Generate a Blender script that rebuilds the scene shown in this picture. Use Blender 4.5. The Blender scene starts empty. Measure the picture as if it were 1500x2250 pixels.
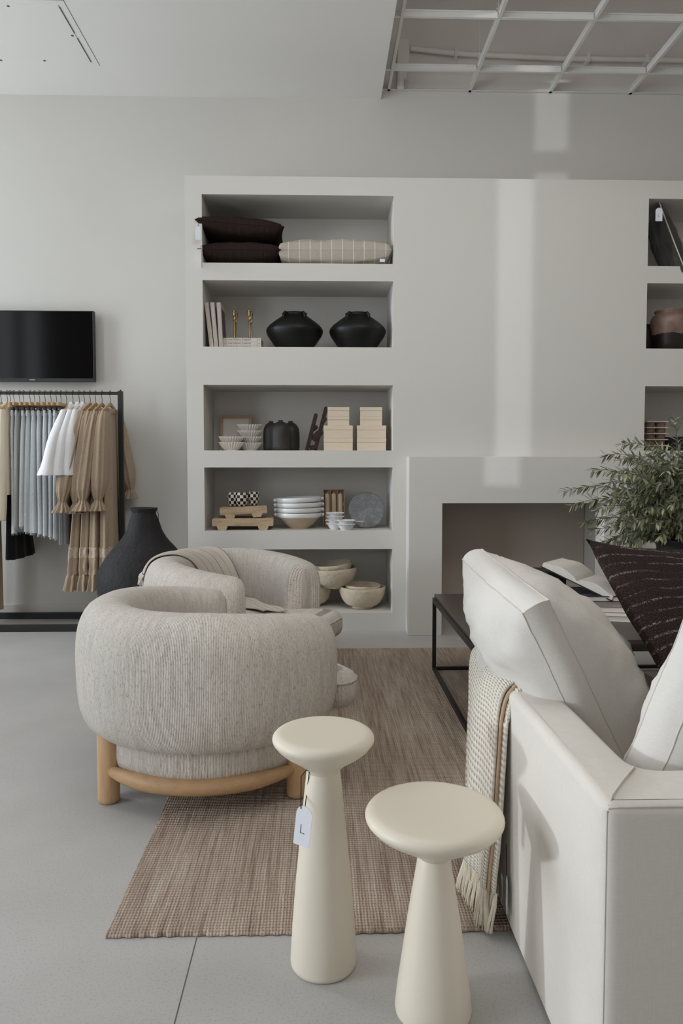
import bpy, bmesh, math, random
from mathutils import Vector, Matrix, noise
R=math.radians; PI=math.pi
random.seed(7)
SC=bpy.context.scene; COL=SC.collection

# ------------------------------------------------------------------ camera model (used for measuring too)
FPX=1600.0; CAMH=1.28; PITCH=math.atan(80/1600.0); YAW=R(1.61); SHY=-30.0
Fv=Vector((math.sin(YAW)*math.cos(PITCH),math.cos(YAW)*math.cos(PITCH),-math.sin(PITCH)))
Rv=Vector((math.cos(YAW),-math.sin(YAW),0)); Uv=Rv.cross(Fv)
def W(px,py,Y):
    d=Fv+Rv*((px-750)/FPX)-Uv*((py-1125-SHY)/FPX); t=Y/d.y
    return Vector((d.x*t,Y,CAMH+d.z*t))
def WX(px,Y): return W(px,1015,Y).x
def WZ(py,Y,px=650): return W(px,py,Y).z

# ------------------------------------------------------------------ mesh builder
class MB:
    def __init__(s): s.v=[]; s.f=[]; s.uv=[]; s.hasuv=False
    def add(s,vs,fs,uvs=None):
        o=len(s.v); s.v+= [Vector(p) for p in vs]; s.f+=[[i+o for i in f] for f in fs]
        if uvs: s.hasuv=True; s.uv+=list(uvs)
        else: s.uv+=[(0,0)]*len(vs)
        return s
    def box(s,c,size,rot=None):
        x,y,z=[a/2 for a in size]; m=rot if rot else Matrix.Identity(3); c=Vector(c)
        vs=[c+m@Vector(p) for p in [(-x,-y,-z),(x,-y,-z),(x,y,-z),(-x,y,-z),(-x,-y,z),(x,-y,z),(x,y,z),(-x,y,z)]]
        return s.add(vs,[[0,3,2,1],[4,5,6,7],[0,1,5,4],[1,2,6,5],[2,3,7,6],[3,0,4,7]])
    def b(s,x0,x1,y0,y1,z0,z1): return s.box(((x0+x1)/2,(y0+y1)/2,(z0+z1)/2),(abs(x1-x0),abs(y1-y0),abs(z1-z0)))
    def grid(s,fn,nu,nv,su=1,sv=1,closeu=False):
        vs=[];uv=[];fs=[]
        n=nu if closeu else nu+1
        for i in range(n):
            for j in range(nv+1):
                u,v=i/nu,j/nv; vs.append(fn(u,v)); uv.append((u*su,v*sv))
        for i in range(nu):
            for j in range(nv):
                a=i*(nv+1)+j; b2=((i+1)%n)*(nv+1)+j
                fs.append([a,b2,b2+1,a+1])
        return s.add(vs,fs,uv)
    def lathe(s,prof,seg=40,c=(0,0,0),mod=None,capb=True,capt=False,su=1,sv=1):
        c=Vector(c); L=[0]
        for a,b2 in zip(prof,prof[1:]): L.append(L[-1]+math.hypot(b2[0]-a[0],b2[1]-a[1]))
        vs=[];uv=[];fs=[];n=len(prof)
        for i in range(seg+1):
            t=2*PI*i/seg
            for j,(r,z) in enumerate(prof):
                if mod: r,z=mod(t,r,z)
                vs.append(c+Vector((r*math.cos(t),r*math.sin(t),z))); uv.append((i/seg*su,L[j]/max(L[-1],1e-6)*sv))
        for i in range(seg):
            for j in range(n-1):
                a=i*n+j; b2=(i+1)*n+j; fs.append([a,b2,b2+1,a+1])
        if capb: fs.append([i*n for i in range(seg)][::-1])
        if capt: fs.append([i*n+n-1 for i in range(seg)])
        return s.add(vs,fs,uv)
    def tube(s,pts,r,seg=10,cap=True,closed=False):
        pts=[Vector(p) for p in pts]; n=len(pts)
        rr=r if hasattr(r,'__len__') else [r]*n
        T=[]
        for i in range(n):
            a=pts[(i-1)%n] if (closed or i>0) else pts[i]; b2=pts[(i+1)%n] if (closed or i<n-1) else pts[i]
            T.append((b2-a).normalized())
        up=Vector((0,0,1)) if abs(T[0].z)<.9 else Vector((1,0,0))
        N=(up-T[0]*up.dot(T[0])).normalized()
        vs=[];uv=[];fs=[]; ln=0
        for i in range(n):
            N=(N-T[i]*N.dot(T[i])).normalized(); B=T[i].cross(N)
            if i: ln+=(pts[i]-pts[i-1]).length
            for k in range(seg):
                a=2*PI*k/seg; vs.append(pts[i]+(N*math.cos(a)+B*math.sin(a))*rr[i]); uv.append((k/seg,ln))
        for i in range(n if closed else n-1):
            for k in range(seg):
                a=i*seg+k; a2=i*seg+(k+1)%seg; j=((i+1)%n)*seg
                fs.append([a,a2,j+(k+1)%seg,j+k])
        if cap and not closed:
            fs.append(list(range(seg))[::-1]); fs.append([(n-1)*seg+k for k in range(seg)])
        return s.add(vs,fs,uv)
    def prism(s,outline,z0,z1,axis='z',off=(0,0,0)):
        n=len(outline); o=Vector(off)
        def mp(p,z):
            if axis=='z': return o+Vector((p[0],p[1],z))
            if axis=='y': return o+Vector((p[0],z,p[1]))
            return o+Vector((z,p[0],p[1]))
        vs=[mp(p,z0) for p in outline]+[mp(p,z1) for p in outline]
        fs=[list(range(n))[::-1],list(range(n,2*n))]+[[i,(i+1)%n,n+(i+1)%n,n+i] for i in range(n)]
        return s.add(vs,fs)
    def slab(s,outline,z0,z1,r,k=5,puff=0,rb=None,cap=True):
        """outline extruded with rounded top and bottom edges; CCW outline"""
        n=len(outline); P=[Vector((p[0],p[1])) for p in outline]
        nor=[]
        for i in range(n):
            t=(P[(i+1)%n]-P[i-1]); t.normalize(); nor.append(Vector((-t.y,t.x)))
        rb=r if rb is None else rb
        rings=[]
        for q in range(k+1):
            a=PI/2*q/k; rings.append((rb*(1-math.sin(a)),z0+rb*(1-math.cos(a))))
        for q in range(k+1):
            a=PI/2*q/k; rings.append((r*(1-math.cos(a)),z1-r*(1-math.sin(a))))
        vs=[];uv=[]
        for off,z in rings:
            acc=0
            for i in range(n):
                p=P[i]+nor[i]*off; vs.append((p.x,p.y,z))
                if i: acc+=(P[i]-P[i-1]).length
                uv.append((acc,z))
        m=len(rings); fs=[]
        for q in range(m-1):
            for i in range(n):
                fs.append([q*n+i,q*n+(i+1)%n,(q+1)*n+(i+1)%n,(q+1)*n+i])
        if cap:
            fs.append(list(range(n))[::-1])
            if puff>0:
                top=[Vector((P[i].x+nor[i].x*r,P[i].y+nor[i].y*r)) for i in range(n)]
                cen=sum(top,Vector((0,0)))/n; base=(m-1)*n
                K=6
                for q in range(1,K+1):
                    f=1-q/(K+.5)
                    for i in range(n):
                        p=cen+(top[i]-cen)*f; vs.append((p.x,p.y,z1+puff*(1-f*f))); uv.append((p.x,p.y))
                    b2=len(vs)-n
                    for i in range(n): fs.append([base+i,base+(i+1)%n,b2+(i+1)%n,b2+i])
                    base=b2
                fs.append([base+i for i in range(n)])
            else: fs.append([(m-1)*n+i for i in range(n)])
        return s.add(vs,fs,uv)
    def xf(s,M,start=0):
        for i in range(start,len(s.v)): s.v[i]=M@s.v[i]
        return s
    def jit(s,fn):
        s.v=[p+fn(p) for p in s.v]; return s
    def build(s,name,mat,parent=None,smooth=True,angle=40,bevel=0,loc=None,seg=2,flip=False):
        me=bpy.data.meshes.new(name); me.from_pydata([tuple(p) for p in s.v],[],s.f); me.validate()
        if s.hasuv:
            ul=me.uv_layers.new(name='UVMap')
            d=[0.0]*(2*len(me.loops)); 
            for lp in me.loops:
                u=s.uv[lp.vertex_index]; d[2*lp.index]=u[0]; d[2*lp.index+1]=u[1]
            ul.data.foreach_set('uv',d)
        bm=bmesh.new(); bm.from_mesh(me); bmesh.ops.recalc_face_normals(bm,faces=bm.faces); bm.to_mesh(me); bm.free()
        if smooth:
            me.polygons.foreach_set('use_smooth',[True]*len(me.polygons)); me.set_sharp_from_angle(angle=R(angle))
        me.materials.append(mat)
        o=bpy.data.objects.new(name,me); COL.objects.link(o)
        if parent: o.parent=parent
        if loc is not None: o.location=loc
        if bevel:
            m=o.modifiers.new('bevel','BEVEL'); m.width=bevel; m.segments=seg; m.limit_method='ANGLE'; m.angle_limit=R(40)
        return o

def tag(o,label=None,cat=None,group=None,kind=None):
    if label: o['label']=label
    if cat: o['category']=cat
    if group: o['group']=group
    if kind: o['kind']=kind
    return o
def thing(name,label,cat,loc=(0,0,0),rz=0,group=None):
    o=bpy.data.objects.new(name,None); o.empty_display_size=.05; COL.objects.link(o)
    o.location=loc; o.rotation_euler=(0,0,rz); return tag(o,label,cat,group)
def dup(root,loc=None,rz=None,label=None,group=None,scale=None):
    r=root.copy(); COL.objects.link(r)
    if loc is not None: r.location=loc
    if rz is not None: r.rotation_euler=(0,0,rz)
    if label: r['label']=label
    if group: r['group']=group
    if scale: r.scale=scale
    for ch in list(root.children):
        c=ch.copy(); COL.objects.link(c); c.parent=r
        for g in list(ch.children):
            d=g.copy(); COL.objects.link(d); d.parent=c
    return r
def nz(p,s=1.0,seed=0): return noise.noise(Vector((p[0]*s+seed,p[1]*s+seed*1.7,p[2]*s-seed)))

# ------------------------------------------------------------------ materials
def srgb(*c):
    return tuple((x/255/12.92 if x/255<=.04045 else ((x/255+.055)/1.055)**2.4) for x in c)
def newmat(name):
    m=bpy.data.materials.new(name); m.use_nodes=True; nt=m.node_tree
    return m,nt,nt.nodes['Principled BSDF']
def N(nt,t,**k):
    n=nt.nodes.new(t)
    for a,v in k.items():
        if a in n.inputs: n.inputs[a].default_value=v
        else: setattr(n,a,v)
    return n
def ramp(nt,fac,stops):
    r=N(nt,'ShaderNodeValToRGB'); e=r.color_ramp.elements
    while len(e)<len(stops): e.new(.5)
    for q,(p,c) in zip(e,stops): q.position=p; q.color=(c[0],c[1],c[2],1)
    nt.links.new(fac,r.inputs['Fac']); return r.outputs['Color']
def coord(nt,kind='Object',scale=(1,1,1)):
    tc=N(nt,'ShaderNodeTexCoord'); mp=N(nt,'ShaderNodeMapping'); mp.inputs['Scale'].default_value=scale
    nt.links.new(tc.outputs[kind],mp.inputs['Vector']); return mp.outputs['Vector']
def noi(nt,vec,scale,detail=3,rough=.55):
    n=N(nt,'ShaderNodeTexNoise',Scale=scale,Detail=detail,Roughness=rough); nt.links.new(vec,n.inputs['Vector']); return n.outputs['Fac']
def bump(nt,bs,h,strength=.3,dist=.01):
    b=N(nt,'ShaderNodeBump',Strength=strength,Distance=dist); nt.links.new(h,b.inputs['Height']); nt.links.new(b.outputs['Normal'],bs.inputs['Normal']); return b
def mul(nt,a,b,op='MULTIPLY'):
    n=N(nt,'ShaderNodeMath',operation=op)
    for i,x in enumerate((a,b)):
        if isinstance(x,(int,float)): n.inputs[i].default_value=x
        else: nt.links.new(x,n.inputs[i])
    return n.outputs[0]
def dk(c,f): return tuple(x*f for x in c)
def plain(name,c,rough=.6,var=.08,vs=6,bs_=60,bstr=.1,metal=0,scale=(1,1,1),spec=.5,bd=.004,kind='Object',sheen=0):
    m,nt,bs=newmat(name); v=coord(nt,kind,scale)
    f=noi(nt,v,vs,4); nt.links.new(ramp(nt,f,[(.3,dk(c,1-var)),(.7,dk(c,1+var))]),bs.inputs['Base Color'])
    bs.inputs['Roughness'].default_value=rough; bs.inputs['Metallic'].default_value=metal; bs.inputs['Specular IOR Level'].default_value=spec
    if sheen: bs.inputs['Sheen Weight'].default_value=sheen
    if bstr: bump(nt,bs,noi(nt,v,bs_,4),bstr,bd)
    return m
M={}
M['wall']=plain('wall_paint',srgb(209,206,200),.75,.012,1.5,140,.05,spec=.3)
M['block']=plain('plaster_paint',srgb(215,212,206),.7,.012,1.2,120,.05,spec=.3)
M['ceil']=plain('ceiling_paint',srgb(240,238,234),.8,.012,1.0,100,.04,spec=.3)
M['deck']=plain('raw_deck',srgb(222,217,212),.85,.05,2.0,60,.1,spec=.2)
M['taupe']=plain('firebox_paint',srgb(196,184,172),.8,.03,1.5,80,.05,spec=.2)
M['whitemetal']=plain('white_metal',srgb(225,224,220),.45,.02,8,60,.02)
M['black']=plain('black_metal',srgb(26,24,23),.45,.1,8,80,.05)
M['gap']=plain('dark_gap',srgb(96,93,90),.9,.05,8,80,0)

def mat_floor():
    m,nt,bs=newmat('polished_concrete'); v=coord(nt,'Object')
    big=noi(nt,v,1.3,4); fine=noi(nt,v,150,3,.7); sp=N(nt,'ShaderNodeTexVoronoi',Scale=150); nt.links.new(v,sp.inputs['Vector'])
    c1=ramp(nt,big,[(.3,srgb(177,174,171)),(.7,srgb(193,190,187))])
    c2=ramp(nt,fine,[(.36,srgb(120,112,104)),(.47,srgb(255,255,255)),(.62,srgb(255,255,255)),(.7,srgb(255,255,255))])
    mx=N(nt,'ShaderNodeMixRGB',blend_type='MULTIPLY',Fac=.2); nt.links.new(c1,mx.inputs[1]); nt.links.new(c2,mx.inputs[2])
    c3=ramp(nt,sp.outputs['Distance'],[(.0,srgb(205,198,190)),(.16,(0,0,0))]); rnd=ramp(nt,sp.outputs['Color'],[(.72,(0,0,0)),(.75,(1,1,1))])
    m3=N(nt,'ShaderNodeMixRGB',blend_type='MULTIPLY',Fac=1); nt.links.new(c3,m3.inputs[1]); nt.links.new(rnd,m3.inputs[2])
    m2=N(nt,'ShaderNodeMixRGB',blend_type='LIGHTEN',Fac=.6); nt.links.new(mx.outputs[0],m2.inputs[1]); nt.links.new(m3.outputs[0],m2.inputs[2])
    nt.links.new(m2.outputs[0],bs.inputs['Base Color'])
    bs.inputs['Roughness'].default_value=.42; bs.inputs['Specular IOR Level'].default_value=.4
    bump(nt,bs,noi(nt,v,35,4),.06,.004); return m
M['floor']=mat_floor()
def mat_rug():
    m,nt,bs=newmat('woven_rug'); v=coord(nt,'Object')
    st=noi(nt,coord(nt,'Object',(75,3.0,1)),1,4,.65); st2=noi(nt,coord(nt,'Object',(9,1.0,1)),1,3)
    wob=noi(nt,v,25,2)
    sx=N(nt,'ShaderNodeSeparateXYZ'); nt.links.new(v,sx.inputs[0])
    yy=mul(nt,mul(nt,sx.outputs['Y'],2*PI/.01255),mul(nt,wob,1.6),'ADD'); rows=mul(nt,N_sin(nt,yy),.5)
    xx=mul(nt,mul(nt,sx.outputs['X'],2*PI/.009),mul(nt,wob,5.0),'ADD'); cols=mul(nt,N_sin(nt,xx),.22)
    h=mul(nt,mul(nt,rows,cols,'ADD'),mul(nt,noi(nt,v,260,3),.5),'ADD')
    s=mul(nt,mul(nt,st,.75),mul(nt,st2,.3),'ADD')
    c=ramp(nt,s,[(.36,srgb(152,132,118)),(.5,srgb(188,168,152)),(.62,srgb(206,190,174)),(.75,srgb(220,208,194))])
    c2=ramp(nt,mul(nt,h,.5,'ADD'),[(.0,srgb(150,138,128)),(.6,(1,1,1))])
    mx=N(nt,'ShaderNodeMixRGB',blend_type='MULTIPLY',Fac=.75); nt.links.new(c,mx.inputs[1]); nt.links.new(c2,mx.inputs[2])
    nt.links.new(mx.outputs[0],bs.inputs['Base Color']); bs.inputs['Roughness'].default_value=.95; bs.inputs['Specular IOR Level'].default_value=.1
    bump(nt,bs,h,.9,.006); return m
def N_sin(nt,x):
    n=N(nt,'ShaderNodeMath',operation='SINE'); nt.links.new(x,n.inputs[0]); return n.outputs[0]
M['rug']=mat_rug()
def mat_weave(name,c,fleck,du=.0055,dv=.006,bstr=.85,kind='UV',fl=(.42,.52)):
    """ribbed woven upholstery; u across the ribs, v along"""
    m,nt,bs=newmat(name); v=coord(nt,kind)
    sx=N(nt,'ShaderNodeSeparateXYZ'); nt.links.new(v,sx.inputs[0]); wob=noi(nt,v,18,2)
    a=N_sin(nt,mul(nt,mul(nt,sx.outputs['X'],2*PI/du),mul(nt,wob,4.0),'ADD'))
    b=N_sin(nt,mul(nt,mul(nt,sx.outputs['Y'],2*PI/dv),mul(nt,wob,9.0),'ADD'))
    h=mul(nt,mul(nt,a,.5),mul(nt,b,.1),'ADD')
    fk=noi(nt,coord(nt,kind,(1/du*1.3,1/dv*.45,1)),1,3,.7)
    lg=noi(nt,coord(nt,kind,(1/du*.3,8,1)),1,3,.6)
    c1=ramp(nt,fk,[(fl[0],fleck),(fl[1],c)]); c2=ramp(nt,lg,[(.3,(.84,.83,.82)),(.6,(1,1,1))])
    mx=N(nt,'ShaderNodeMixRGB',blend_type='MULTIPLY',Fac=1); nt.links.new(c1,mx.inputs[1]); nt.links.new(c2,mx.inputs[2])
    nt.links.new(mx.outputs[0],bs.inputs['Base Color']); bs.inputs['Roughness'].default_value=.95; bs.inputs['Specular IOR Level'].default_value=.1
    bs.inputs['Sheen Weight'].default_value=.15
    bump(nt,bs,mul(nt,h,mul(nt,noi(nt,v,300,3),.4),'ADD'),bstr,.003); return m
M['boucle']=mat_weave('ribbed_oatmeal_fabric',srgb(240,231,221),srgb(196,187,178),fl=(.36,.46))
M['boucle_flat']=mat_weave('oatmeal_fabric_flat',srgb(232,223,212),srgb(196,186,175),kind='Object',fl=(.36,.46))
def mat_linen(name,c,sc=700,bstr=.15,var=.04,spec=.15,wr=.25):
    m,nt,bs=newmat(name); v=coord(nt,'Object')
    a=noi(nt,coord(nt,'Object',(1,1,.08)),sc,2); b=noi(nt,coord(nt,'Object',(.08,.08,1)),sc,2)
    w=mul(nt,a,b,'ADD')
    nt.links.new(ramp(nt,mul(nt,w,.5),[(.35,dk(c,1-var*1.5)),(.65,dk(c,1+var))]),bs.inputs['Base Color'])
    bs.inputs['Roughness'].default_value=.9; bs.inputs['Specular IOR Level'].default_value=spec; bs.inputs['Sheen Weight'].default_value=.1
    h=mul(nt,mul(nt,w,.12),mul(nt,noi(nt,v,7,4),wr),'ADD'); bump(nt,bs,h,bstr,.02); return m
M['sofa']=mat_linen('cream_slipcover',srgb(220,213,204),600,.10,.03,wr=.08)
M['linen']=mat_linen('white_linen',srgb(216,211,204),600,.28,.03,wr=.5)
M['seam']=plain('seam_thread',srgb(206,199,188),.9,.05,20,200,.1)
M['whitefab']=mat_linen('white_cotton',srgb(236,235,236),500,.3,.02,wr=.5)
M['creamfab']=mat_linen('cream_cotton',srgb(226,214,192),500,.3,.03,wr=.5)
M['tan']=mat_linen('tan_linen',srgb(172,152,130),500,.7,.08,wr=1.2)
M['tanlace']=plain('tan_lace',srgb(192,174,154),.9,.35,160,220,.8)
M['blackfab']=mat_linen('black_cotton',srgb(20,18,18),500,.2,.05)
M['beigefab']=mat_linen('beige_cotton',srgb(190,170,142),500,.3,.05)
def denim(name,c): return mat_linen(name,c,450,.3,.10,wr=.5)
M['denimA']=denim('pale_denim',srgb(218,222,223)); M['denimB']=denim('grey_denim',srgb(196,199,197)); M['denimC']=denim('mid_denim',srgb(208,213,216)); M['denimD']=denim('slate_denim',srgb(140,142,147)); M['fray']=plain('frayed_denim',srgb(196,200,204),.95,.2,60,200,.2); M['tackwaist']=denim('dark_waistband',srgb(70,70,76))
def mat_wood(name,c,scale=(2,2,14),rough=.45,var=.22,ax=None):
    m,nt,bs=newmat(name); v=coord(nt,'Object',scale)
    f=noi(nt,v,4,5,.6); g=noi(nt,coord(nt,'Object',tuple(x*6 for x in scale)),4,2)
    k=mul(nt,mul(nt,f,.75),mul(nt,g,.25),'ADD')
    nt.links.new(ramp(nt,k,[(.32,dk(c,1-var)),(.5,c),(.68,dk(c,1+var*.6))]),bs.inputs['Base Color'])
    bs.inputs['Roughness'].default_value=rough; bs.inputs['Specular IOR Level'].default_value=.35; bump(nt,bs,k,.12,.003); return m
M['oak']=mat_wood('light_oak',srgb(205,168,126),(14,14,1.6),.45,.14)
M['oakring']=mat_wood('light_oak_rail',srgb(194,156,116),(5,5,14),.45,.14)
M['hang']=mat_wood('beech_hanger',srgb(190,158,118),(12,2,12),.5,.14)
M['riser']=mat_wood('weathered_wood',srgb(196,172,142),(2,14,14),.8,.3)
M['boxwood']=mat_wood('pale_box',srgb(222,206,184),(1.5,8,10),.7,.05)
M['darkwood']=mat_wood('dark_wood',srgb(52,36,32),(10,10,2),.55,.3)
M['framewood']=mat_wood('frame_wood',srgb(186,158,128),(8,8,8),.5,.12)
M['tabletop']=mat_wood('espresso_top',srgb(74,64,58),(3,1,8),.32,.12)
M['stool']=plain('cream_lacquer',srgb(224,214,196),.42,.015,3,30,.03,spec=.4)
M['clay']=plain('black_clay',srgb(34,32,33),.72,.25,9,38,.8,bd=.012,spec=.35)
M['blackvase']=plain('matte_black',srgb(13,13,14),.5,.1,9,60,.06,spec=.4)
M['greyvase']=plain('charcoal_ceramic',srgb(58,54,52),.5,.35,7,50,.1,spec=.4)
M['mache']=plain('paper_mache',srgb(206,193,172),.9,.08,14,34,.9,bd=.01,spec=.15)
M['fluted']=plain('fluted_ceramic',srgb(226,219,210),.6,.02,9,80,.05)
M['whiteglaze']=plain('white_glaze',srgb(226,226,226),.3,.02,9,40,.04)
M['beigeclay']=plain('bare_clay',srgb(196,176,150),.7,.06,9,60,.1)
M['brass']=plain('aged_brass',srgb(190,164,120),.32,.18,30,60,.05,metal=1)
M['paper']=plain('paper',srgb(228,222,214),.8,.02,9,90,.02)
M['bookcover']=plain('stone_book_cover',srgb(196,186,176),.65,.03,9,200,.05)
M['bookwhite']=plain('pale_book_cover',srgb(222,214,205),.65,.02,9,200,.05)
M['ink']=plain('ink',srgb(92,84,76),.8,.05,9,60,0); M['inkdark']=plain('dark_ink',srgb(40,42,48),.8,.05,9,60,0); M['inklight']=plain('light_print',srgb(226,222,216),.8,.02,9,60,0)
M['tagcard']=plain('tag_card',srgb(232,232,238),.7,.01,9,60,.02)
M['stringy']=plain('black_string',srgb(24,22,22),.8,.1,9,60,.1)
M['pipes']=plain('painted_conduit',srgb(226,220,213),.5,.03,5,60,.03)
M['tracing']=plain('kraft',srgb(166,138,108),.8,.06,15,90,.1)
M['candle']=plain('beeswax_ivory',srgb(218,196,166),.55,.04,15,60,.04)
M['sparkle']=plain('clear_bead',srgb(245,240,230),.1,.02,15,60,0)
M['soil']=plain('soil',srgb(40,32,26),.95,.3,40,90,.6)
M['potdark']=plain('charcoal_pot',srgb(44,42,44),.6,.2,10,40,.3)
M['terracotta']=plain('terracotta',srgb(128,104,90),.8,.12,15,80,.1)
M['darkdecor']=plain('black_woven',srgb(22,19,18),.8,.3,60,90,.8)
M['slate']=plain('trayslab',srgb(205,194,184),.6,.03,10,60,.04)
def mat_stone():
    m,nt,bs=newmat('grey_marble'); v=coord(nt,'Object')
    f=noi(nt,v,9,6,.7); g=noi(nt,v,60,4,.7); k=mul(nt,mul(nt,f,.65),mul(nt,g,.35),'ADD')
    nt.links.new(ramp(nt,k,[(.3,srgb(92,94,98)),(.5,srgb(122,124,128)),(.62,srgb(150,152,154)),(.72,srgb(196,196,194))]),bs.inputs['Base Color'])
    bs.inputs['Roughness'].default_value=.5; bump(nt,bs,g,.1,.002); return m
M['stone']=mat_stone()
def mat_pillowbrown(name,base,lite,axis=(60,3,3),kind='UV'):
    m,nt,bs=newmat(name); v=coord(nt,kind,axis)
    f=noi(nt,v,1,3,.7); d=noi(nt,coord(nt,kind,tuple(a*2.2 for a in axis)),1.3,2,.8); fine=noi(nt,coord(nt,kind),220,3,.8)
    k=mul(nt,mul(nt,f,.5),mul(nt,d,.5),'ADD')
    k2=mul(nt,mul(nt,k,.7),mul(nt,fine,.3),'ADD')
    nt.links.new(ramp(nt,k2,[(.38,dk(base,.6)),(.5,base),(.58,dk(base,1.5)),(.66,lite)]),bs.inputs['Base Color'])
    bs.inputs['Roughness'].default_value=.95; bs.inputs['Specular IOR Level'].default_value=.1
    bump(nt,bs,fine,.6,.004); return m
M['brownslub']=mat_pillowbrown('brown_slub_weave',srgb(50,37,36),srgb(112,100,96),(95,5,5))
def mat_brown2():
    m,nt,bs=newmat('brown_dashed_weave'); v=coord(nt,'UV')
    sx=N(nt,'ShaderNodeSeparateXYZ'); nt.links.new(v,sx.inputs[0])
    wob=noi(nt,coord(nt,'UV',(5,2,1)),1,3); row=N_sin(nt,mul(nt,mul(nt,sx.outputs['Y'],2*PI*21),mul(nt,wob,2.2),'ADD'))
    dash=noi(nt,coord(nt,'UV',(120,60,1)),1,2,.8); pat=noi(nt,coord(nt,'UV',(4,42,1)),1,3)
    line=ramp(nt,row,[(.70,(0,0,0)),(.95,(1,1,1))]); dd=ramp(nt,dash,[(.47,(0,0,0)),(.60,(1,1,1))]); pp=ramp(nt,pat,[(.42,(0,0,0)),(.58,(1,1,1))])
    a=N(nt,'ShaderNodeMixRGB',blend_type='MULTIPLY',Fac=1); nt.links.new(line,a.inputs[1]); nt.links.new(dd,a.inputs[2])
    b=N(nt,'ShaderNodeMixRGB',blend_type='MULTIPLY',Fac=1); nt.links.new(a.outputs[0],b.inputs[1]); nt.links.new(pp,b.inputs[2])
    fine=noi(nt,coord(nt,'UV',(120,160,1)),1,3,.8)
    base=ramp(nt,fine,[(.3,srgb(34,27,26)),(.55,srgb(66,53,51)),(.72,srgb(104,92,90))])
    c=N(nt,'ShaderNodeMixRGB',blend_type='MIX'); nt.links.new(b.outputs[0],c.inputs[0]); nt.links.new(base,c.inputs[1]); c.inputs[2].default_value=(*srgb(176,166,158),1)
    nt.links.new(c.outputs[0],bs.inputs['Base Color']); bs.inputs['Roughness'].default_value=.95; bs.inputs['Specular IOR Level'].default_value=.1
    bump(nt,bs,fine,.9,.006); return m
M['browndash']=mat_brown2()
M['olivevelvet']=plain('olive_velvet',srgb(46,44,37),.85,.35,12,120,.3,sheen=.3)
def mat_stripe(name,base,line,freq,width,bstr=.2,axis='X',cross=None):
    m,nt,bs=newmat(name); v=coord(nt,'UV'); sx=N(nt,'ShaderNodeSeparateXYZ'); nt.links.new(v,sx.inputs[0])
    def lines(out,fr,w):
        fr_=N(nt,'ShaderNodeMath',operation='FRACT'); nt.links.new(mul(nt,out,fr),fr_.inputs[0])
        lt=N(nt,'ShaderNodeMath',operation='LESS_THAN'); nt.links.new(fr_.outputs[0],lt.inputs[0]); lt.inputs[1].default_value=w; return lt.outputs[0]
    k=lines(sx.outputs[axis],freq,width)
    if cross: k=mul(nt,k,lines(sx.outputs['Y' if axis=='X' else 'X'],cross[0],cross[1]),'MAXIMUM')
    fine=noi(nt,coord(nt,'UV',(160,160,1)),1,3,.7)
    b=ramp(nt,fine,[(.3,dk(base,.86)),(.7,dk(base,1.08))])
    mx=N(nt,'ShaderNodeMixRGB'); nt.links.new(k,mx.inputs[0]); nt.links.new(b,mx.inputs[1]); mx.inputs[2].default_value=(*line,1)
    nt.links.new(mx.outputs[0],bs.inputs['Base Color']); bs.inputs['Roughness'].default_value=.95; bs.inputs['Specular IOR Level'].default_value=.1
    bump(nt,bs,mul(nt,noi(nt,coord(nt,'Object'),10,3),mul(nt,fine,.15),'ADD'),bstr,.02); return m
M['lumbar']=mat_stripe('taupe_striped_cotton',srgb(186,176,164),srgb(222,216,206),10.6,.07,.4)
M['throwgrid']=mat_stripe('taupe_throw_weave',srgb(208,198,188),srgb(96,86,84),9.0,.05,.35,'X',(1.6,.012))
def mat_knit():
    m,nt,bs=newmat('cream_open_knit'); v=coord(nt,'UV'); sx=N(nt,'ShaderNodeSeparateXYZ'); nt.links.new(v,sx.inputs[0]); wob=noi(nt,v,30,2)
    a=N_sin(nt,mul(nt,mul(nt,sx.outputs['X'],2*PI/.026),mul(nt,wob,1.2),'ADD')); b=N_sin(nt,mul(nt,mul(nt,sx.outputs['Y'],2*PI/.0125),mul(nt,wob,1.2),'ADD'))
    h=mul(nt,mul(nt,a,.5),mul(nt,b,.5),'ADD')
    nt.links.new(ramp(nt,mul(nt,mul(nt,h,.5),.5,'ADD'),[(.06,srgb(176,160,140)),(.32,srgb(226,218,203)),(.7,srgb(238,232,220))]),bs.inputs['Base Color'])
    bs.inputs['Roughness'].default_value=.95; bs.inputs['Specular IOR Level'].default_value=.1
    bump(nt,bs,mul(nt,h,mul(nt,noi(nt,coord(nt,'Object'),300,3),.5),'ADD'),.7,.006); return m
M['knit']=mat_knit()
M['yarn']=plain('cream_yarn',srgb(232,222,204),.95,.08,80,400,.4,bd=.002)
M['yarntan']=plain('tan_yarn',srgb(196,168,140),.95,.1,80,400,.4,bd=.002)
M['yarngrey']=plain('oat_yarn',srgb(206,196,184),.95,.1,80,400,.4,bd=.002)
def mat_checker():
    m,nt,bs=newmat('checkered_glaze'); v=coord(nt,'UV'); ch=N(nt,'ShaderNodeTexChecker',Scale=1.0); nt.links.new(v,ch.inputs['Vector'])
    ch.inputs['Color1'].default_value=(*srgb(222,212,196),1); ch.inputs['Color2'].default_value=(*srgb(16,14,18),1)
    nt.links.new(ch.outputs['Color'],bs.inputs['Base Color']); bs.inputs['Roughness'].default_value=.35; return m
M['checker']=mat_checker()
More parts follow.
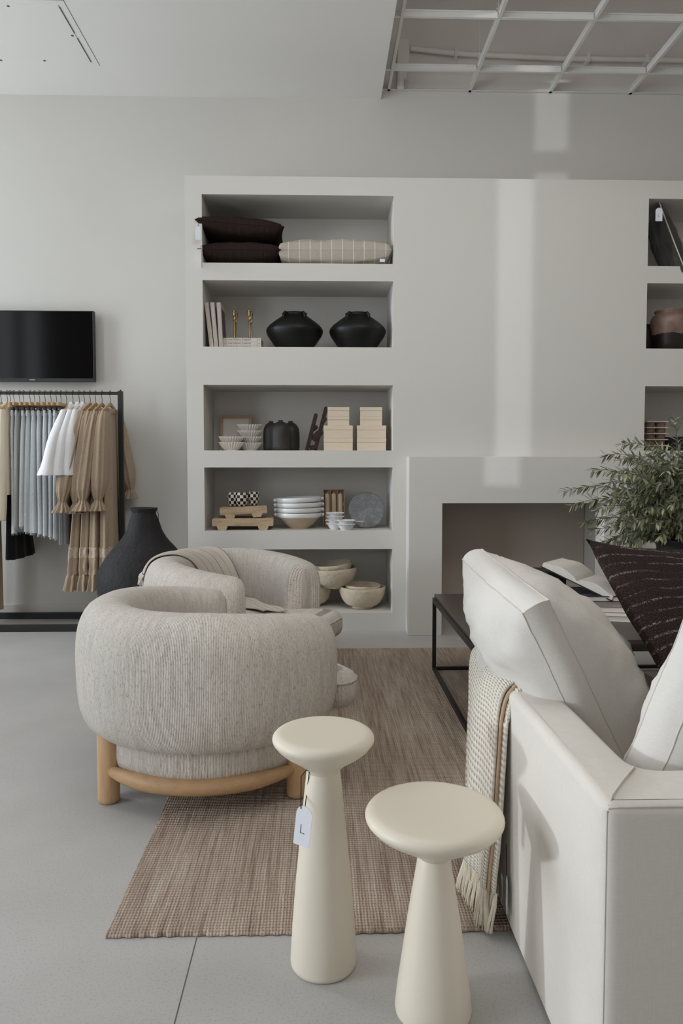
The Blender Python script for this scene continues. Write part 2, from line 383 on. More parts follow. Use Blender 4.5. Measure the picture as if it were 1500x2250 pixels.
def mat_leaf():
    m,nt,bs=newmat('olive_leaf'); g=N(nt,'ShaderNodeNewGeometry')
    c=ramp(nt,g.outputs['Random Per Island'],[(0,srgb(84,92,66)),(.35,srgb(116,122,88)),(.7,srgb(146,148,112)),(1,srgb(170,174,152))])
    under=N(nt,'ShaderNodeMixRGB',Fac=0); nt.links.new(g.outputs['Backfacing'],under.inputs[0]); nt.links.new(c,under.inputs[1]); under.inputs[2].default_value=(*srgb(168,172,158),1)
    nt.links.new(under.outputs[0],bs.inputs['Base Color']); bs.inputs['Roughness'].default_value=.5
    bs.inputs['Specular IOR Level'].default_value=.35; return m
M['leaf']=mat_leaf()
M['stem']=plain('olive_stem',srgb(116,104,84),.8,.15,30,90,.2)
def mat_screen():
    m,nt,bs=newmat('screen_glass'); bs.inputs['Base Color'].default_value=(*srgb(14,12,12),1); bs.inputs['Roughness'].default_value=.10; bs.inputs['Specular IOR Level'].default_value=.08
    v=coord(nt,'Object'); bump(nt,bs,noi(nt,v,2,1),.01,.002); return m
M['screen']=mat_screen()
M['plasticblack']=plain('black_plastic',srgb(16,15,15),.4,.05,9,100,.03)
M['badge']=plain('silver_print',srgb(150,148,146),.5,.02,9,60,0)
def mat_jar():
    m,nt,bs=newmat('two_tone_jar_glaze'); v=coord(nt,'Object'); sx=N(nt,'ShaderNodeSeparateXYZ'); nt.links.new(v,sx.inputs[0])
    e=mul(nt,sx.outputs['Z'],mul(nt,noi(nt,v,14,4),.05),'ADD')
    top=ramp(nt,noi(nt,v,8,5),[(.3,srgb(112,90,80)),(.7,srgb(148,122,108))])
    k=N(nt,'ShaderNodeMath',operation='LESS_THAN'); nt.links.new(e,k.inputs[0]); k.inputs[1].default_value=.155
    mx=N(nt,'ShaderNodeMixRGB'); nt.links.new(k.outputs[0],mx.inputs[0]); nt.links.new(top,mx.inputs[1]); mx.inputs[2].default_value=(*srgb(34,27,25),1)
    nt.links.new(mx.outputs[0],bs.inputs['Base Color']); bs.inputs['Roughness'].default_value=.4; bump(nt,bs,noi(nt,v,25,4),.2,.006); return m
M['jar']=mat_jar()
M['darkbowl']=plain('dark_brown_ceramic',srgb(40,30,27),.5,.2,9,50,.1)
M['pagephoto']=plain('dark_photo_cover',srgb(62,66,74),.5,.7,14,60,0)
M['greybook']=plain('grey_book_cover',srgb(126,120,112),.6,.03,14,60,.02)
M['blackcover']=plain('black_cover',srgb(20,19,19),.5,.1,14,60,.02)

# ------------------------------------------------------------------ the room
YW=6.05; YB=5.46; YM=5.297; NB=5.985; ZC=4.216; ZG=4.285; XS=.488; ZD=5.35
XL,XR,YF=-4.6,4.7,-3.4
def struct(o): return tag(o,kind='structure')
fl=MB(); fl.grid(lambda u,v:(XL+(XR-XL)*u,YF+(YW-YF)*v,0),2,2); fl.b(XL,XR,YF,YW,-.1,-.002); struct(fl.build('floor',M['floor'],smooth=False))
j=MB()
pa=(-.415,0);  # saw-cut joint in the slab
j.b(-.3375,-.3345,YF,1.91,-.001,.0004); j.b(XL,XR,-.2,-.196,-.001,.0006)
struct(j.build('trim_1',M['gap'],smooth=False))
struct(MB().b(XL,XR,YW,YW+.15,0,ZD).build('wall_back',M['wall'],smooth=False))
struct(MB().b(XR,XR+.15,YF,YW,0,ZD).build('wall_right',M['taupe'],smooth=False))
# left wall with tall shop windows
wl=MB(); wy=[(-3.2,-2.2),(-.6,.35),(.45,1.42),(3.95,5.2)]
wl.b(XL-.15,XL,YF,YW,4.1,ZD); wl.b(XL-.15,XL,YF,YW,0,.12)
e=YF
for a,b in wy: wl.b(XL-.15,XL,e,a,.12,4.1); e=b
wl.b(XL-.15,XL,e,YW,.12,4.1); struct(wl.build('wall_left',M['wall'],smooth=False))
wf=MB(); wx=[(-4.2,-2.4),(-2.2,-.4),(-.2,1.6),(1.8,3.6)]
wf.b(XL,XR,YF-.15,YF,4.05,ZD); wf.b(XL,XR,YF-.15,YF,0,.12); e=XL
for a,b in wx: wf.b(e,a,YF-.15,YF,.12,4.05); e=b
wf.b(e,XR,YF-.15,YF,.12,4.05); struct(wf.build('wall_front',M['wall'],smooth=False))
n=1
for a,b in wy:
    w=MB(); t=.03
    for y in (a,b-t): w.b(XL-.1,XL-.05,y,y+t,.12,4.1)
    for z in ((.12,4.07) if n==1 else (.12,2.3,4.07)): w.b(XL-.1,XL-.05,a,b,z,z+t)
    struct(w.build('window_%d'%n,M['black'],smooth=False)); n+=1
for a,b in wx:
    w=MB(); t=.03
    for x in (a,b-t): w.b(x,x+t,YF-.1,YF-.05,.12,4.05)
    for z in (.12,2.3,4.02): w.b(a,b,YF-.1,YF-.05,z,z+t)
    struct(w.build('window_%d'%n,M['black'],smooth=False)); n+=1
struct(MB().b(XL,XS,YF,YW,ZC,ZC+.14).b(XS-.02,XS,YF,YW,ZC+.1,ZD).build('ceiling',M['ceil'],smooth=False))
struct(MB().b(XL,XR,YF,YW,ZD,ZD+.1).build('ceiling_deck',M['deck'],smooth=False))
struct(MB().b(XL,-.995,YW-.014,YW,0,.105).build('baseboard_back',M['wall'],smooth=False,bevel=.004))
# deck wall above the grid is raw
struct(MB().b(XS,XR,YW-.006,YW,ZG+.02,ZD).build('wall_plenum',M['deck'],smooth=False))

# the built-in block with recessed shelves and fireplace recess
XB0,XB1,ZB=-.995,4.25,3.371
LN=(-.87,.538); RN=(2.443,3.85)
rows=[(2.744,3.238),(2.132,2.617),(1.366,1.851),(.764,1.239),(.139,.623)]
holes=[]
for z0,z1 in rows: holes.append((LN[0],LN[1],z0,z1)); holes.append((RN[0],RN[1],z0,z1))
holes.append((.78,2.19,0,1.10))
xs=sorted({XB0,XB1,*[h[0] for h in holes],*[h[1] for h in holes]}); zs=sorted({0,ZB,*[h[2] for h in holes],*[h[3] for h in holes]})
bm=MB()
def inhole(x,z): return any(h[0]<x<h[1] and h[2]<z<h[3] for h in holes)
for x0,x1 in zip(xs,xs[1:]):
    for z0,z1 in zip(zs,zs[1:]):
        if not inhole((x0+x1)/2,(z0+z1)/2): bm.add([(x0,YB,z0),(x1,YB,z0),(x1,YB,z1),(x0,YB,z1)],[[0,1,2,3]])
for x0,x1,z0,z1 in holes:
    yb=NB
    bm.add([(x0,YB,z0),(x1,YB,z0),(x1,YB,z1),(x0,YB,z1),(x0,yb,z0),(x1,yb,z0),(x1,yb,z1),(x0,yb,z1)],[[4,5,6,7],[0,4,7,3],[1,2,6,5],[3,7,6,2]]+([[0,1,5,4]] if z0>0 else []))
bm.add([(XB0,YB,0),(XB0,YW,0),(XB0,YW,ZB),(XB0,YB,ZB),(XB1,YB,0),(XB1,YW,0),(XB1,YW,ZB),(XB1,YB,ZB)],[[0,1,2,3],[4,5,6,7],[3,2,6,7]])
# weld so edges can take a small bevel
o=bm.build('wall_built_in',M['block'],smooth=False); struct(o)
b2=bmesh.new(); b2.from_mesh(o.data); bmesh.ops.remove_doubles(b2,verts=b2.verts,dist=1e-5); bmesh.ops.recalc_face_normals(b2,faces=b2.faces)
# make sure the front faces look at the room
for f in b2.faces:
    pass
b2.to_mesh(o.data); b2.free()
# fireplace surround
MX0,MX1,MZ=.64,2.318,1.32; OX0,OX1,OZ=.888,2.083,.977
sur=thing('fireplace_surround','plain plaster fireplace surround with a wide square opening, projecting from the wall','fireplace',((MX0+MX1)/2,YB,0))
cx=(MX0+MX1)/2
pr=MB().prism([(MX0-cx,0),(OX0-cx,0),(OX0-cx,OZ),(OX1-cx,OZ),(OX1-cx,0),(MX1-cx,0),(MX1-cx,MZ),(MX0-cx,MZ)],YM-YB,-.0005,'y')
pr.build('surround_face',M['block'],sur,smooth=False,bevel=.004)
MB().b(.79-cx,2.18-cx,NB-.012-YB,NB-.002-YB,.002,1.09).build('firebox_back',M['taupe'],sur,smooth=False)

# ceiling hatch in the plaster ceiling
h=thing('ceiling_access_panel','flush white access panel outlined in the plaster ceiling at top left','access panel',(0,0,ZC))
pt=lambda px,py: (lambda d:(d.x*(ZC-CAMH)/d.z,d.y*(ZC-CAMH)/d.z))(Fv+Rv*((px-750)/FPX)-Uv*((py-1125-SHY)/FPX))
A=pt(128,10); B=pt(198,136); x1=(A[0]+B[0])/2; y0,y1=min(A[1],B[1]),max(A[1],B[1])
MB().b(x1-1.25,x1,y0,y1,-.004,0).build('panel',M['ceil'],h,smooth=False,bevel=.001)
fr=MB(); fr.b(x1-1.3,x1+.055,y0-.05,y0-.046,-.0015,0).b(x1+.05,x1+.053,y0-.05,y1+.05,-.0015,0).b(x1+.0005,x1+.006,y0+.02,y0+(y1-y0)*.46,-.003,0).b(x1+.0005,x1+.006,y0+(y1-y0)*.55,y1,-.003,0)
fr.build('panel_gap',M['gap'],h,smooth=False)
sc=MB()
for px,py in ((18,12),(98,132),(2,131),(159,77)):
    p=pt(px,py); sc.lathe([(.0,-.006),(.009,-.0055),(.011,-.003)],10,(p[0],p[1],0),capb=False)
sc.build('screw',M['gap'],h)

# suspended grid without its tiles
g=thing('ceiling_grid','open white metal ceiling grid with its tiles missing, above the fireplace wall','ceiling grid',(0,0,ZG))
tx=[.552,1.212,1.870,2.530,3.19,3.85]; ty=[5.735,5.065,4.395,3.725,3.055]
for i,x in enumerate(tx):
    w=.011
    MB().b(x-w,x+w,2.0,YW,-.002,.002).b(x-.002,x+.002,2.0,YW,.002,.05).b(x-.006,x+.006,2.0,YW,.042,.056).build('main_tee',M['whitemetal'],g,smooth=False)
xe=[XS]+tx+[XR]
for y in ty:
    for a,b in zip(xe,xe[1:]):
        MB().b(a+.012,b-.012,y-.011,y+.011,-.002,.002).b(a+.012,b-.012,y-.002,y+.002,.002,.045).b(a+.02,b-.02,y-.006,y+.006,.036,.048).build('cross_tee',M['whitemetal'],g,smooth=False)
MB().b(XS,XR,YW-.03,YW-.001,-.002,.002).b(XS,XR,YW-.005,YW-.001,.0,.03).build('wall_angle',M['whitemetal'],g,smooth=False)
for x,y in ((1.212,5.10),(2.53,5.0),(1.87,4.45),(1.212,5.70)):
    MB().tube([(x,y,.05),(x+.004,y,.25),(x-.003,y+.01,.6),(x,y,ZD-ZG)],.0022,5).tube([(x+.012*math.cos(t),y,.07+.03*t/6+.012*math.sin(t)) for t in [k*.5 for k in range(18)]],.002,4).build('hanger_wire',M['whitemetal'],g)
c=thing('conduit_pipe','painted pipe with a junction box running along the wall above the open ceiling grid','pipe',(0,0,0))
pts=[W(902,106,YW-.05),W(930,109,YW-.05),W(1001,117,YW-.05),W(1228,128,YW-.05),W(1500,132,YW-.05)]; pts.append(Vector((4.6,YW-.05,pts[-1].z)))
MB().tube(pts,.021,12).build('pipe',M['pipes'],c)
a=W(884,120,YW-.06); MB().b(a.x-.045,a.x+.05,YW-.11,YW-.0058,a.z-.09,a.z+.10).build('junction_box',M['pipes'],c,smooth=False,bevel=.006)
MB().tube([(a.x-.015,YW-.06,a.z-.09),(a.x-.015,YW-.06,a.z-.26)],.028,12).tube([(a.x+.02,YW-.055,a.z-.09),(a.x+.02,YW-.055,a.z-.2)],.015,10).build('box_fitting',M['pipes'],c)
for p in (W(1001,117,YW-.05),W(1290,129,YW-.05),W(1420,131,YW-.05)): MB().b(p.x-.012,p.x+.012,YW-.08,YW-.0058,p.z-.035,p.z+.03).build('pipe_clip',M['pipes'],c,smooth=False)

# ------------------------------------------------------------------ light
def area(name,loc,rot,sx,sy,power,col,spread=180):
    L=bpy.data.lights.new(name,'AREA'); L.shape='RECTANGLE'; L.size=sx; L.size_y=sy; L.energy=power; L.color=col; L.spread=R(spread)
    o=bpy.data.objects.new(name,L); o.location=loc; o.rotation_euler=rot; COL.objects.link(o); return o
def aim(d): return Vector(d).to_track_quat('-Z','Y').to_euler()
area('daylight_side_windows',(XL-.25,1.6,2.35),aim((1,0,.03)),7.2,3.3,730,(.85,.93,1))
area('daylight_front_windows',(-.3,YF-.3,2.9),aim((0,1,-.15)),7.8,2.3,30,(1,.90,.78))
S=bpy.data.lights.new('low_sun','SUN'); S.energy=1.1; S.angle=R(2.2); S.color=(.86,.93,1)
so=bpy.data.objects.new('low_sun',S); so.rotation_euler=aim((1,.15,-.105)); so.location=(-8,0,3); COL.objects.link(so)
# sunlight thrown back by glass across the street, a narrow upright beam
d=Vector((.60,.80,0)).normalized(); sd=Vector((.80,-.60,0)); tgt=Vector((1.445,YB,2.45))
Lr=bpy.data.lights.new('reflected_sun','SPOT'); Lr.energy=5200; Lr.color=(.88,.95,1); Lr.spot_size=R(15); Lr.spot_blend=0; Lr.shadow_soft_size=.03
ro=bpy.data.objects.new('reflected_sun',Lr); ro.location=tgt-d*21; ro.rotation_euler=aim(d); COL.objects.link(ro)
# unseen board added outside the window, its slits cut the beam to shape
gw=MB(); gc=tgt-d*10.7
def gbox(a0,a1,z0,z1):
    p=[gc+sd*a+Vector((0,0,z-gc.z))+d*e for e in (0,.06) for a,z in ((a0,z0),(a1,z0),(a1,z1),(a0,z1))]
    gw.add(p,[[0,1,2,3],[7,6,5,4],[0,4,5,1],[1,5,6,2],[2,6,7,3],[3,7,4,0]])
gbox(-1.8,-.052,0,5.2); gbox(.052,1.8,0,5.2); gbox(-.052,.052,0,1.78); gbox(-.052,.052,3.02,3.10); gbox(-.052,.052,3.5,5.2)
struct(gw.build('beam_slit_board',M['taupe'],smooth=False))
area('added_overhead_fill',(.7,2.5,4.05),aim((.05,.5,-1)),2.6,2.2,68,(1,.98,.945))  # added fill lamp out of view, lifts the rug, floor and upper wall
wd=bpy.data.worlds.new('World'); SC.world=wd; wd.use_nodes=True; wd.node_tree.nodes['Background'].inputs[0].default_value=(.8,.88,1,1); wd.node_tree.nodes['Background'].inputs[1].default_value=.6

# ------------------------------------------------------------------ camera
cam=bpy.data.cameras.new('Camera'); cam.sensor_width=36; cam.sensor_fit='AUTO'; cam.lens=FPX/2250*36; cam.shift_y=SHY/2250; cam.clip_start=.05
co=bpy.data.objects.new('Camera',cam); co.location=(0,0,CAMH); co.rotation_euler=Matrix((Rv,Uv,-Fv)).transposed().to_euler(); COL.objects.link(co); SC.camera=co
SC.view_settings.view_transform='Standard'; SC.view_settings.look='None'; SC.view_settings.exposure=-.55; SC.view_settings.gamma=1
try: SC.view_settings.use_curve_mapping=False
except Exception: pass

# ------------------------------------------------------------------ rug
rg=MB(); RX0,RX1,RY0,RY1=-.58,1.95,1.912,4.90
def rugf(n):
    out=[]
    for a,b in (((RX0,RY0),(RX1,RY0)),((RX1,RY0),(RX1,RY1)),((RX1,RY1),(RX0,RY1)),((RX0,RY1),(RX0,RY0))):
        L=math.hypot(b[0]-a[0],b[1]-a[1]); k=int(L/.012)
        for i in range(k):
            f=i/k; x=a[0]+(b[0]-a[0])*f; y=a[1]+(b[1]-a[1])*f; w=.0022*math.sin(i*2.1)+.004*nz((x,y,0),5)+.0015*random.uniform(-1,1)
            out.append((x+(w if a[0]==b[0] else 0),y+(w if a[1]==b[1] else 0)))
    return out
rg.slab(rugf(0),.0008,.013,.006,4,rb=.003)
tag(rg.build('rug',M['rug']),'large brown flatwoven rug with a streaky ribbed weave under the armchairs and coffee table','rug')

# ------------------------------------------------------------------ barrel armchairs
def arcprof():
    # (r,z) outer bottom -> outer -> ridge -> inner -> inner bottom
    return [(.39,.240),(.445,.244),(.494,.265),(.522,.32),(.534,.40),(.537,.50),(.534,.59),(.522,.655),(.492,.708),(.447,.734),(.398,.739),(.352,.728),(.318,.695),(.298,.635),(.288,.56),(.283,.47),(.28,.38),(.28,.30),(.31,.252)]
CP=Vector((.42,0,.48))
def shellpt(phi,t,half,off=0):
    """phi: angle from the back of the chair (pi); t: position along the section"""
    P=arcprof(); n=len(P); x=t*(n-1); i=min(int(x),n-2); f=x-i
    def cr(k):
        p0,p1,p2,p3=P[max(i-1,0)][k],P[i][k],P[i+1][k],P[min(i+2,n-1)][k]
        return .5*((2*p1)+(-p0+p2)*f+(2*p0-5*p1+4*p2-p3)*f*f+(-p0+3*p1-3*p2+p3)*f**3)
    r,z=cr(0),cr(1)
    d=abs(phi)/half
    drop=.062*max(0,(d-.4)/.6)**1.5          # arms fall towards the front
    if z>.45: z-=drop*(z-.45)/.27
    if off:
        rc,zc=CP.x,CP.z; l=math.hypot(r-rc,z-zc); r+=(r-rc)/l*off; z+=(z-zc)/l*off
    return r,z
def tcushion(z0,z1,r,puff,wi=.285,wf=.39,xb=-.30,xs=.335,xf=.50,rc=.07):
    c=[]
    def corner(cx,cy,a0,a1,rr,k=7):
        for q in range(k+1):
            a=R(a0+(a1-a0)*q/k); c.append((cx+rr*math.cos(a),cy+rr*math.sin(a)))
    corner(xb+.2,-wi+.2,180,270,.2)
    corner(xs-.04,-wi-.04,90,0,.04,4) 
    corner(xs+rc,-wf+rc,180,270,rc); corner(xf-rc*1.3,-wf+rc*1.3,270,360,rc*1.3)
    corner(xf-rc*1.3,wf-rc*1.3,0,90,rc*1.3); corner(xs+rc,wf-rc,90,180,rc)
    corner(xs-.04,wi+.04,0,-90,.04,4); corner(xb+.2,wi-.2,90,180,.2)
    out=[]
    for a,b in zip(c,c[1:]+c[:1]):
        L=math.hypot(b[0]-a[0],b[1]-a[1]); k=max(1,int(L/.03))
        if L<1e-5: continue
        for q in range(k): out.append((a[0]+(b[0]-a[0])*q/k,a[1]+(b[1]-a[1])*q/k))
    # bow the front edge out a little
    out=[(x+(.035*(1-(y/wf)**2) if x>xf-.01 else 0),y) for x,y in out]
    return out
def armchair(name,label,loc,rz,group):
    t=thing(name,label,'armchair',loc,rz,group)
    half=R(129); s=MB()
    NU=96; NV=40
    def f(u,v):
        phi=(u*2-1)*half
        e=min(u,1-u)*2*half*.44    # distance from the arm end
        r,z=shellpt(phi,v,half)
        if e<.055:
            k=math.sqrt(max(0,1-(1-e/.055)**2)); k=.25+.75*k if e>1e-6 else .25
            r=CP.x+(r-CP.x)*k; z=CP.z+(z-CP.z)*(.72+.28*k)
        w=.002*nz((phi*3,v*7,0),1.5,3)
        return ((r+w)*math.cos(PI+phi),(r+w)*math.sin(PI+phi),z)
    # ease more rows toward the ends
    def ease(u): 
        x=abs(u-.5)*2; x=1-(1-x)**1.6 if False else x
        return u
    s.grid(lambda u,v:f(.5-.5*math.cos(PI*u) if False else u,v),NU,NV,2*half*.5,1.25)
    nv=NV+1
    s.f.append([i for i in range(nv)]); s.f.append([NU*nv+i for i in range(nv)][::-1])
    # close the underside
    for i in range(NU): s.f.append([i*nv,i*nv+NV,(i+1)*nv+NV,(i+1)*nv])
    s.build('barrel_back',M['boucle'],t,angle=70)
    b=MB(); b.lathe([(.02,.118),(.36,.118),(.40,.112),(.43,.13),(.44,.17),(.44,.22),(.43,.262),(.40,.275)],72,capt=True,su=2.85,sv=.2)
    b.build('seat_base',M['boucle'],t,angle=60)
    q=MB(); q.slab(tcushion(0,0,0,0),.255,.410,.062,8,puff=.030); q.build('seat_cushion',M['boucle'],t,angle=60)
    pp=MB(); ol=[(x*.995,y*.995,.372) for x,y in tcushion(0,0,0,0)]
    pp.tube(ol,.0035,6,closed=True); pp.build('piping',M['boucle_flat'],q_obj(t))
    rl=.452
    for k,aw in enumerate((218.3,-38.3,38.3,141.7)):
        a=R(aw)-rz
        zl=.0135 if loc[0]+rl*math.cos(R(aw))>-.56 else 0
        MB().lathe([(.031,zl),(.039,zl+.006),(.0405,zl+.02),(.0405,.285),(.036,.29)],28,(rl*math.cos(a),rl*math.sin(a),0),capt=True).build('leg',M['oak'],t,angle=50)
        a2=a+R(103.4)
        if k not in (0,2): continue
        pts=[]
        for i in range(25):
            w=a+R(3.2)+(a2-a-R(6.4))*i/24; rr=rl-.012*math.sin(PI*i/24); pts.append((rr*math.cos(w),rr*math.sin(w),.126-.006*math.sin(PI*i/24)))
        rad=[.020+.010*min(1,min(i,24-i)/5) for i in range(25)]
        st=MB(); st.tube(pts,rad,12); st.build('stretcher',M['oakring'],t)
    return t
def q_obj(t): return [c for c in t.children if c.name.startswith('seat_cushion')][-1]
C1=(-.447,2.995,0.0); C2=(-.475,4.18,0.0); T2=R(-28)
ch1=armchair('barrel_armchair','oatmeal barrel armchair in front on the rug edge, its rounded back to the camera',C1,R(39),'oatmeal barrel armchairs')
for c in ch1.children:
    pass
ch2=armchair('barrel_armchair','oatmeal barrel armchair farther back, a checked throw hung over its back',C2,T2,'oatmeal barrel armchairs')

# throw over the back of the far armchair
tp=thing('checked_throw','taupe throw with thin dark checks draped over the back of the far armchair','throw blanket',C2)
half=R(129)
def thr(u,v,off=.009):
    # u across the width, v from the outer hem over the ridge, down the inside and along the seat
    Lo=.15; Li=.72
    if v<Li:
        t=.385+ (v/Li)*(.85-.385)      # along the section
        wc=R(166)-R(58)*(v/Li)**1.2; hw=R(32)-R(10)*(v/Li)
        ph=wc+hw*(u*2-1)
        phl=ph-T2-PI; phl=(phl+PI)%(2*PI)-PI
        r,z=shellpt(phl,t,half,off+.003*math.sin(u*17+v*5)+.004*nz((u*3,v*5,1),1.5))
        z=max(z,.445); return Vector((r*math.cos(ph),r*math.sin(ph),z))
    f=(v-Li)/(1-Li)
    p=thr(u,Li-1e-4); 
    dr=Vector((.55,-.83,0)); q=p+dr*(.52*f)+Vector((.06*f*(u-.3),.05*f*(u),0))
    q.z=p.z*(1-min(1,f*4))+(.449+.006*math.sin(f*9+u*6))*min(1,f*4); return q
m=MB(); m.grid(thr,44,70,.62,1.0); o=m.build('blanket',M['throwgrid'],tp,angle=70)
sm=o.modifiers.new('thick','SOLIDIFY'); sm.thickness=.006; sm.offset=1
fr=MB(); rnd=random.Random(3)
for i in range(170):
    u=i/169; a=thr(u,0); o2=Vector((a.x,a.y,0)).normalized()
    fr.tube([a,a+o2*.012+Vector((rnd.uniform(-.01,.01),rnd.uniform(-.01,.01),-.018)),a+o2*.014+Vector((rnd.uniform(-.016,.016),rnd.uniform(-.016,.016),-.05-rnd.random()*.02))],[.005,.006,.003],5)
tag(fr.build('fringe',M['yarngrey'],tp),'frayed oat fringe')

# ------------------------------------------------------------------ pedestal stools
def pedestal(name,label,loc,prof,group):
    t=thing(name,label,'side table',loc,0,group)
    seat,ped=prof
    MB().lathe(ped,72,capt=True).build('pedestal',M['stool'],t,angle=60)
    MB().lathe(seat,96,capb=True,capt=True).build('top',M['stool'],t,angle=60)
    return t
def rimprof(Rr,zw,th_up,under):
    p=[]
    for a in range(-40,91,13): p.append((Rr-.024+.024*math.cos(R(a)),zw+.017*math.sin(R(a))))
    return under+p+[(Rr*.6,zw+.0172),(.01,zw+.0172)]
pedestal('pedestal_side_table','taller narrow cream pedestal table with a hanging price tag',(.005,1.805,0),
  (rimprof(.1285,.585,0,[(.041,.498),(.046,.511),(.062,.525),(.098,.549),(.1165,.565)]),
   [(.078,0),(.083,.003),(.0845,.012),(.080,.10),(.0705,.22),(.0585,.34),(.049,.44),(.0425,.502),(.040,.507)]),'cream pedestal tables')
pedestal('pedestal_side_table','shorter wide topped cream pedestal table beside the sofa',(.260,1.635,0),
  (rimprof(.1595,.465,0,[(.034,.368),(.040,.375),(.062,.391),(.11,.421),(.144,.443)]),
   [(.083,0),(.088,.003),(.0895,.012),(.084,.06),(.074,.13),(.060,.23),(.047,.31),(.038,.365),(.035,.372)]),'cream pedestal tables')

def tagmesh(w,h,th=.0012):
    o=[(-w/2,0),(w/2,0),(w/2,h-w/2)]+[(w/2*math.cos(R(a)),h-w/2+w/2*math.sin(R(a))) for a in range(15,180,15)]+[(-w/2,h-w/2)]
    return o
def price_tag(loc,rz,w,h,label,string_pts,mark=True,tilt=0,group='arched price tags'):
    t=thing('price_tag',label,'price tag',loc,rz,group); t.rotation_euler=(0,tilt,rz)
    MB().prism(tagmesh(w,h),-.0006,.0006,'y').build('card',M['tagcard'],t,smooth=False)
    if mark:
        m=MB(); m.b(-w*.14,-w*.105,-.0011,-.0004,h*.33,h*.53); m.b(-w*.14,w*.14,-.0011,-.0004,h*.318,h*.332)
        tag(m.build('printed_mark',M['inkdark'],t,smooth=False),'thin dark letter L printed on the card')
    Mi=Matrix.Translation(Vector(loc))@t.rotation_euler.to_matrix().to_4x4()
    MB().tube([Mi.inverted()@Vector(p) for p in string_pts],.0011 if h<.09 else .0013,5).build('string',M['stringy'],t)
    return t
p0=W(659,1864,1.70)
tp_=W(661,1776,1.70)
price_tag((p0.x+.002,1.70,p0.z+.006),R(-28),.043,.100,'white arched price tag hanging from the taller pedestal table',
   [tp_+Vector((0,-.002,.0)),tp_+Vector((0.0,.0,.012)),Vector((tp_.x,1.715,.525)),Vector((tp_.x+.012,1.765,.520)),Vector((-.03,1.775,.512)),Vector((-.037,1.79,.45)),Vector((tp_.x+.006,1.715,.42))],tilt=R(7))

# ------------------------------------------------------------------ sofa
SX0,SX1,SY0,SY1=.509,2.75,1.267,2.345; AW=.128; BW=.165; SH=.662
so_=thing('sofa','cream slipcovered sofa at lower right, seen from its back corner, with square arm','sofa',((SX0+SX1)/2,(SY0+SY1)/2,0))
sc_=Vector(((SX0+SX1)/2,(SY0+SY1)/2,0))
def dense(P,rc,step=.02,inner=()):
    out=[];n=len(P)
    for i in range(n):
        a=Vector(P[i-1]);b=Vector(P[i]);c=Vector(P[(i+1)%n]); d1=(a-b).normalized(); d2=(c-b).normalized()
        r=inner[i] if i in inner else rc
        for k in range(7):
            f=k/6; p=b+d1*r*(1-f)**2+d2*r*f**2; out.append((p.x,p.y))
    res=[]
    for a,b in zip(out,out[1:]+out[:1]):
        L=math.hypot(b[0]-a[0],b[1]-a[1]); k=max(1,int(L/step))
        for q in range(k): res.append((a[0]+(b[0]-a[0])*q/k,a[1]+(b[1]-a[1])*q/k))
    return res
U=[(SX0,SY0),(SX1,SY0),(SX1,SY1),(SX1-AW,SY1),(SX1-AW,SY0+BW),(SX0+AW,SY0+BW),(SX0+AW,SY1),(SX0,SY1)]
U=[(x-sc_.x,y-sc_.y) for x,y in U]
m=MB(); m.slab(dense(U,.026,inner={5:.05,4:.05,6:.035,7:.035,2:.035,3:.035}),.0135,SH,.022,6)
m.jit(lambda p:Vector((.004*nz(p,3,1),.004*nz(p,3,5),.003*nz(p,4,9) if p.z>.3 else 0)))
fo=m.build('frame',M['sofa'],so_,angle=60)
sm=MB(); zz=SH-.0015
a=Vector((SX0+.013,SY0+.013,zz-.006))-sc_; b=Vector((SX0+AW-.004,SY0+BW-.004,zz+.003))-sc_
sm.tube([a,a.lerp(b,.12)+Vector((0,0,.010)),a.lerp(b,.5)+Vector((0,0,.0075)),b],.0024,6)
sm.tube([(SX0+.0074-sc_.x,SY0+.0074-sc_.y,.02),(SX0+.0074-sc_.x,SY0+.0074-sc_.y,.4),(SX0+.0078-sc_.x,SY0+.0078-sc_.y,SH-.013)],.0020,6)
sm.tube([(SX0+.010-sc_.x,SY0+.0085-sc_.y,SH-.0095),(SX0+.03-sc_.x,SY0+.0066-sc_.y,SH-.0062),(SX0+.3-sc_.x,SY0+.0062-sc_.y,SH-.0060),(SX1-.03-sc_.x,SY0+.0062-sc_.y,SH-.0062)],.0020,6)
sm.build('seam',M['seam'],so_)
m=MB(); m.slab(dense([(SX0+AW+.004-sc_.x,SY0+BW+.004-sc_.y),(SX1-AW-.004-sc_.x,SY0+BW+.004-sc_.y),(SX1-AW-.004-sc_.x,SY1+.02-sc_.y),(SX0+AW+.004-sc_.x,SY1+.02-sc_.y)],.03),.28,.43,.03,5,puff=.01)
m.build('seat_cushion',M['sofa'],so_,angle=60)
m=MB(); m.b(SX0+AW-.02-sc_.x,SX1-AW+.02-sc_.x,SY0+BW-.02-sc_.y,SY1-.01-sc_.y,.02,.285).build('seat_base',M['sofa'],so_,smooth=False,bevel=.01)

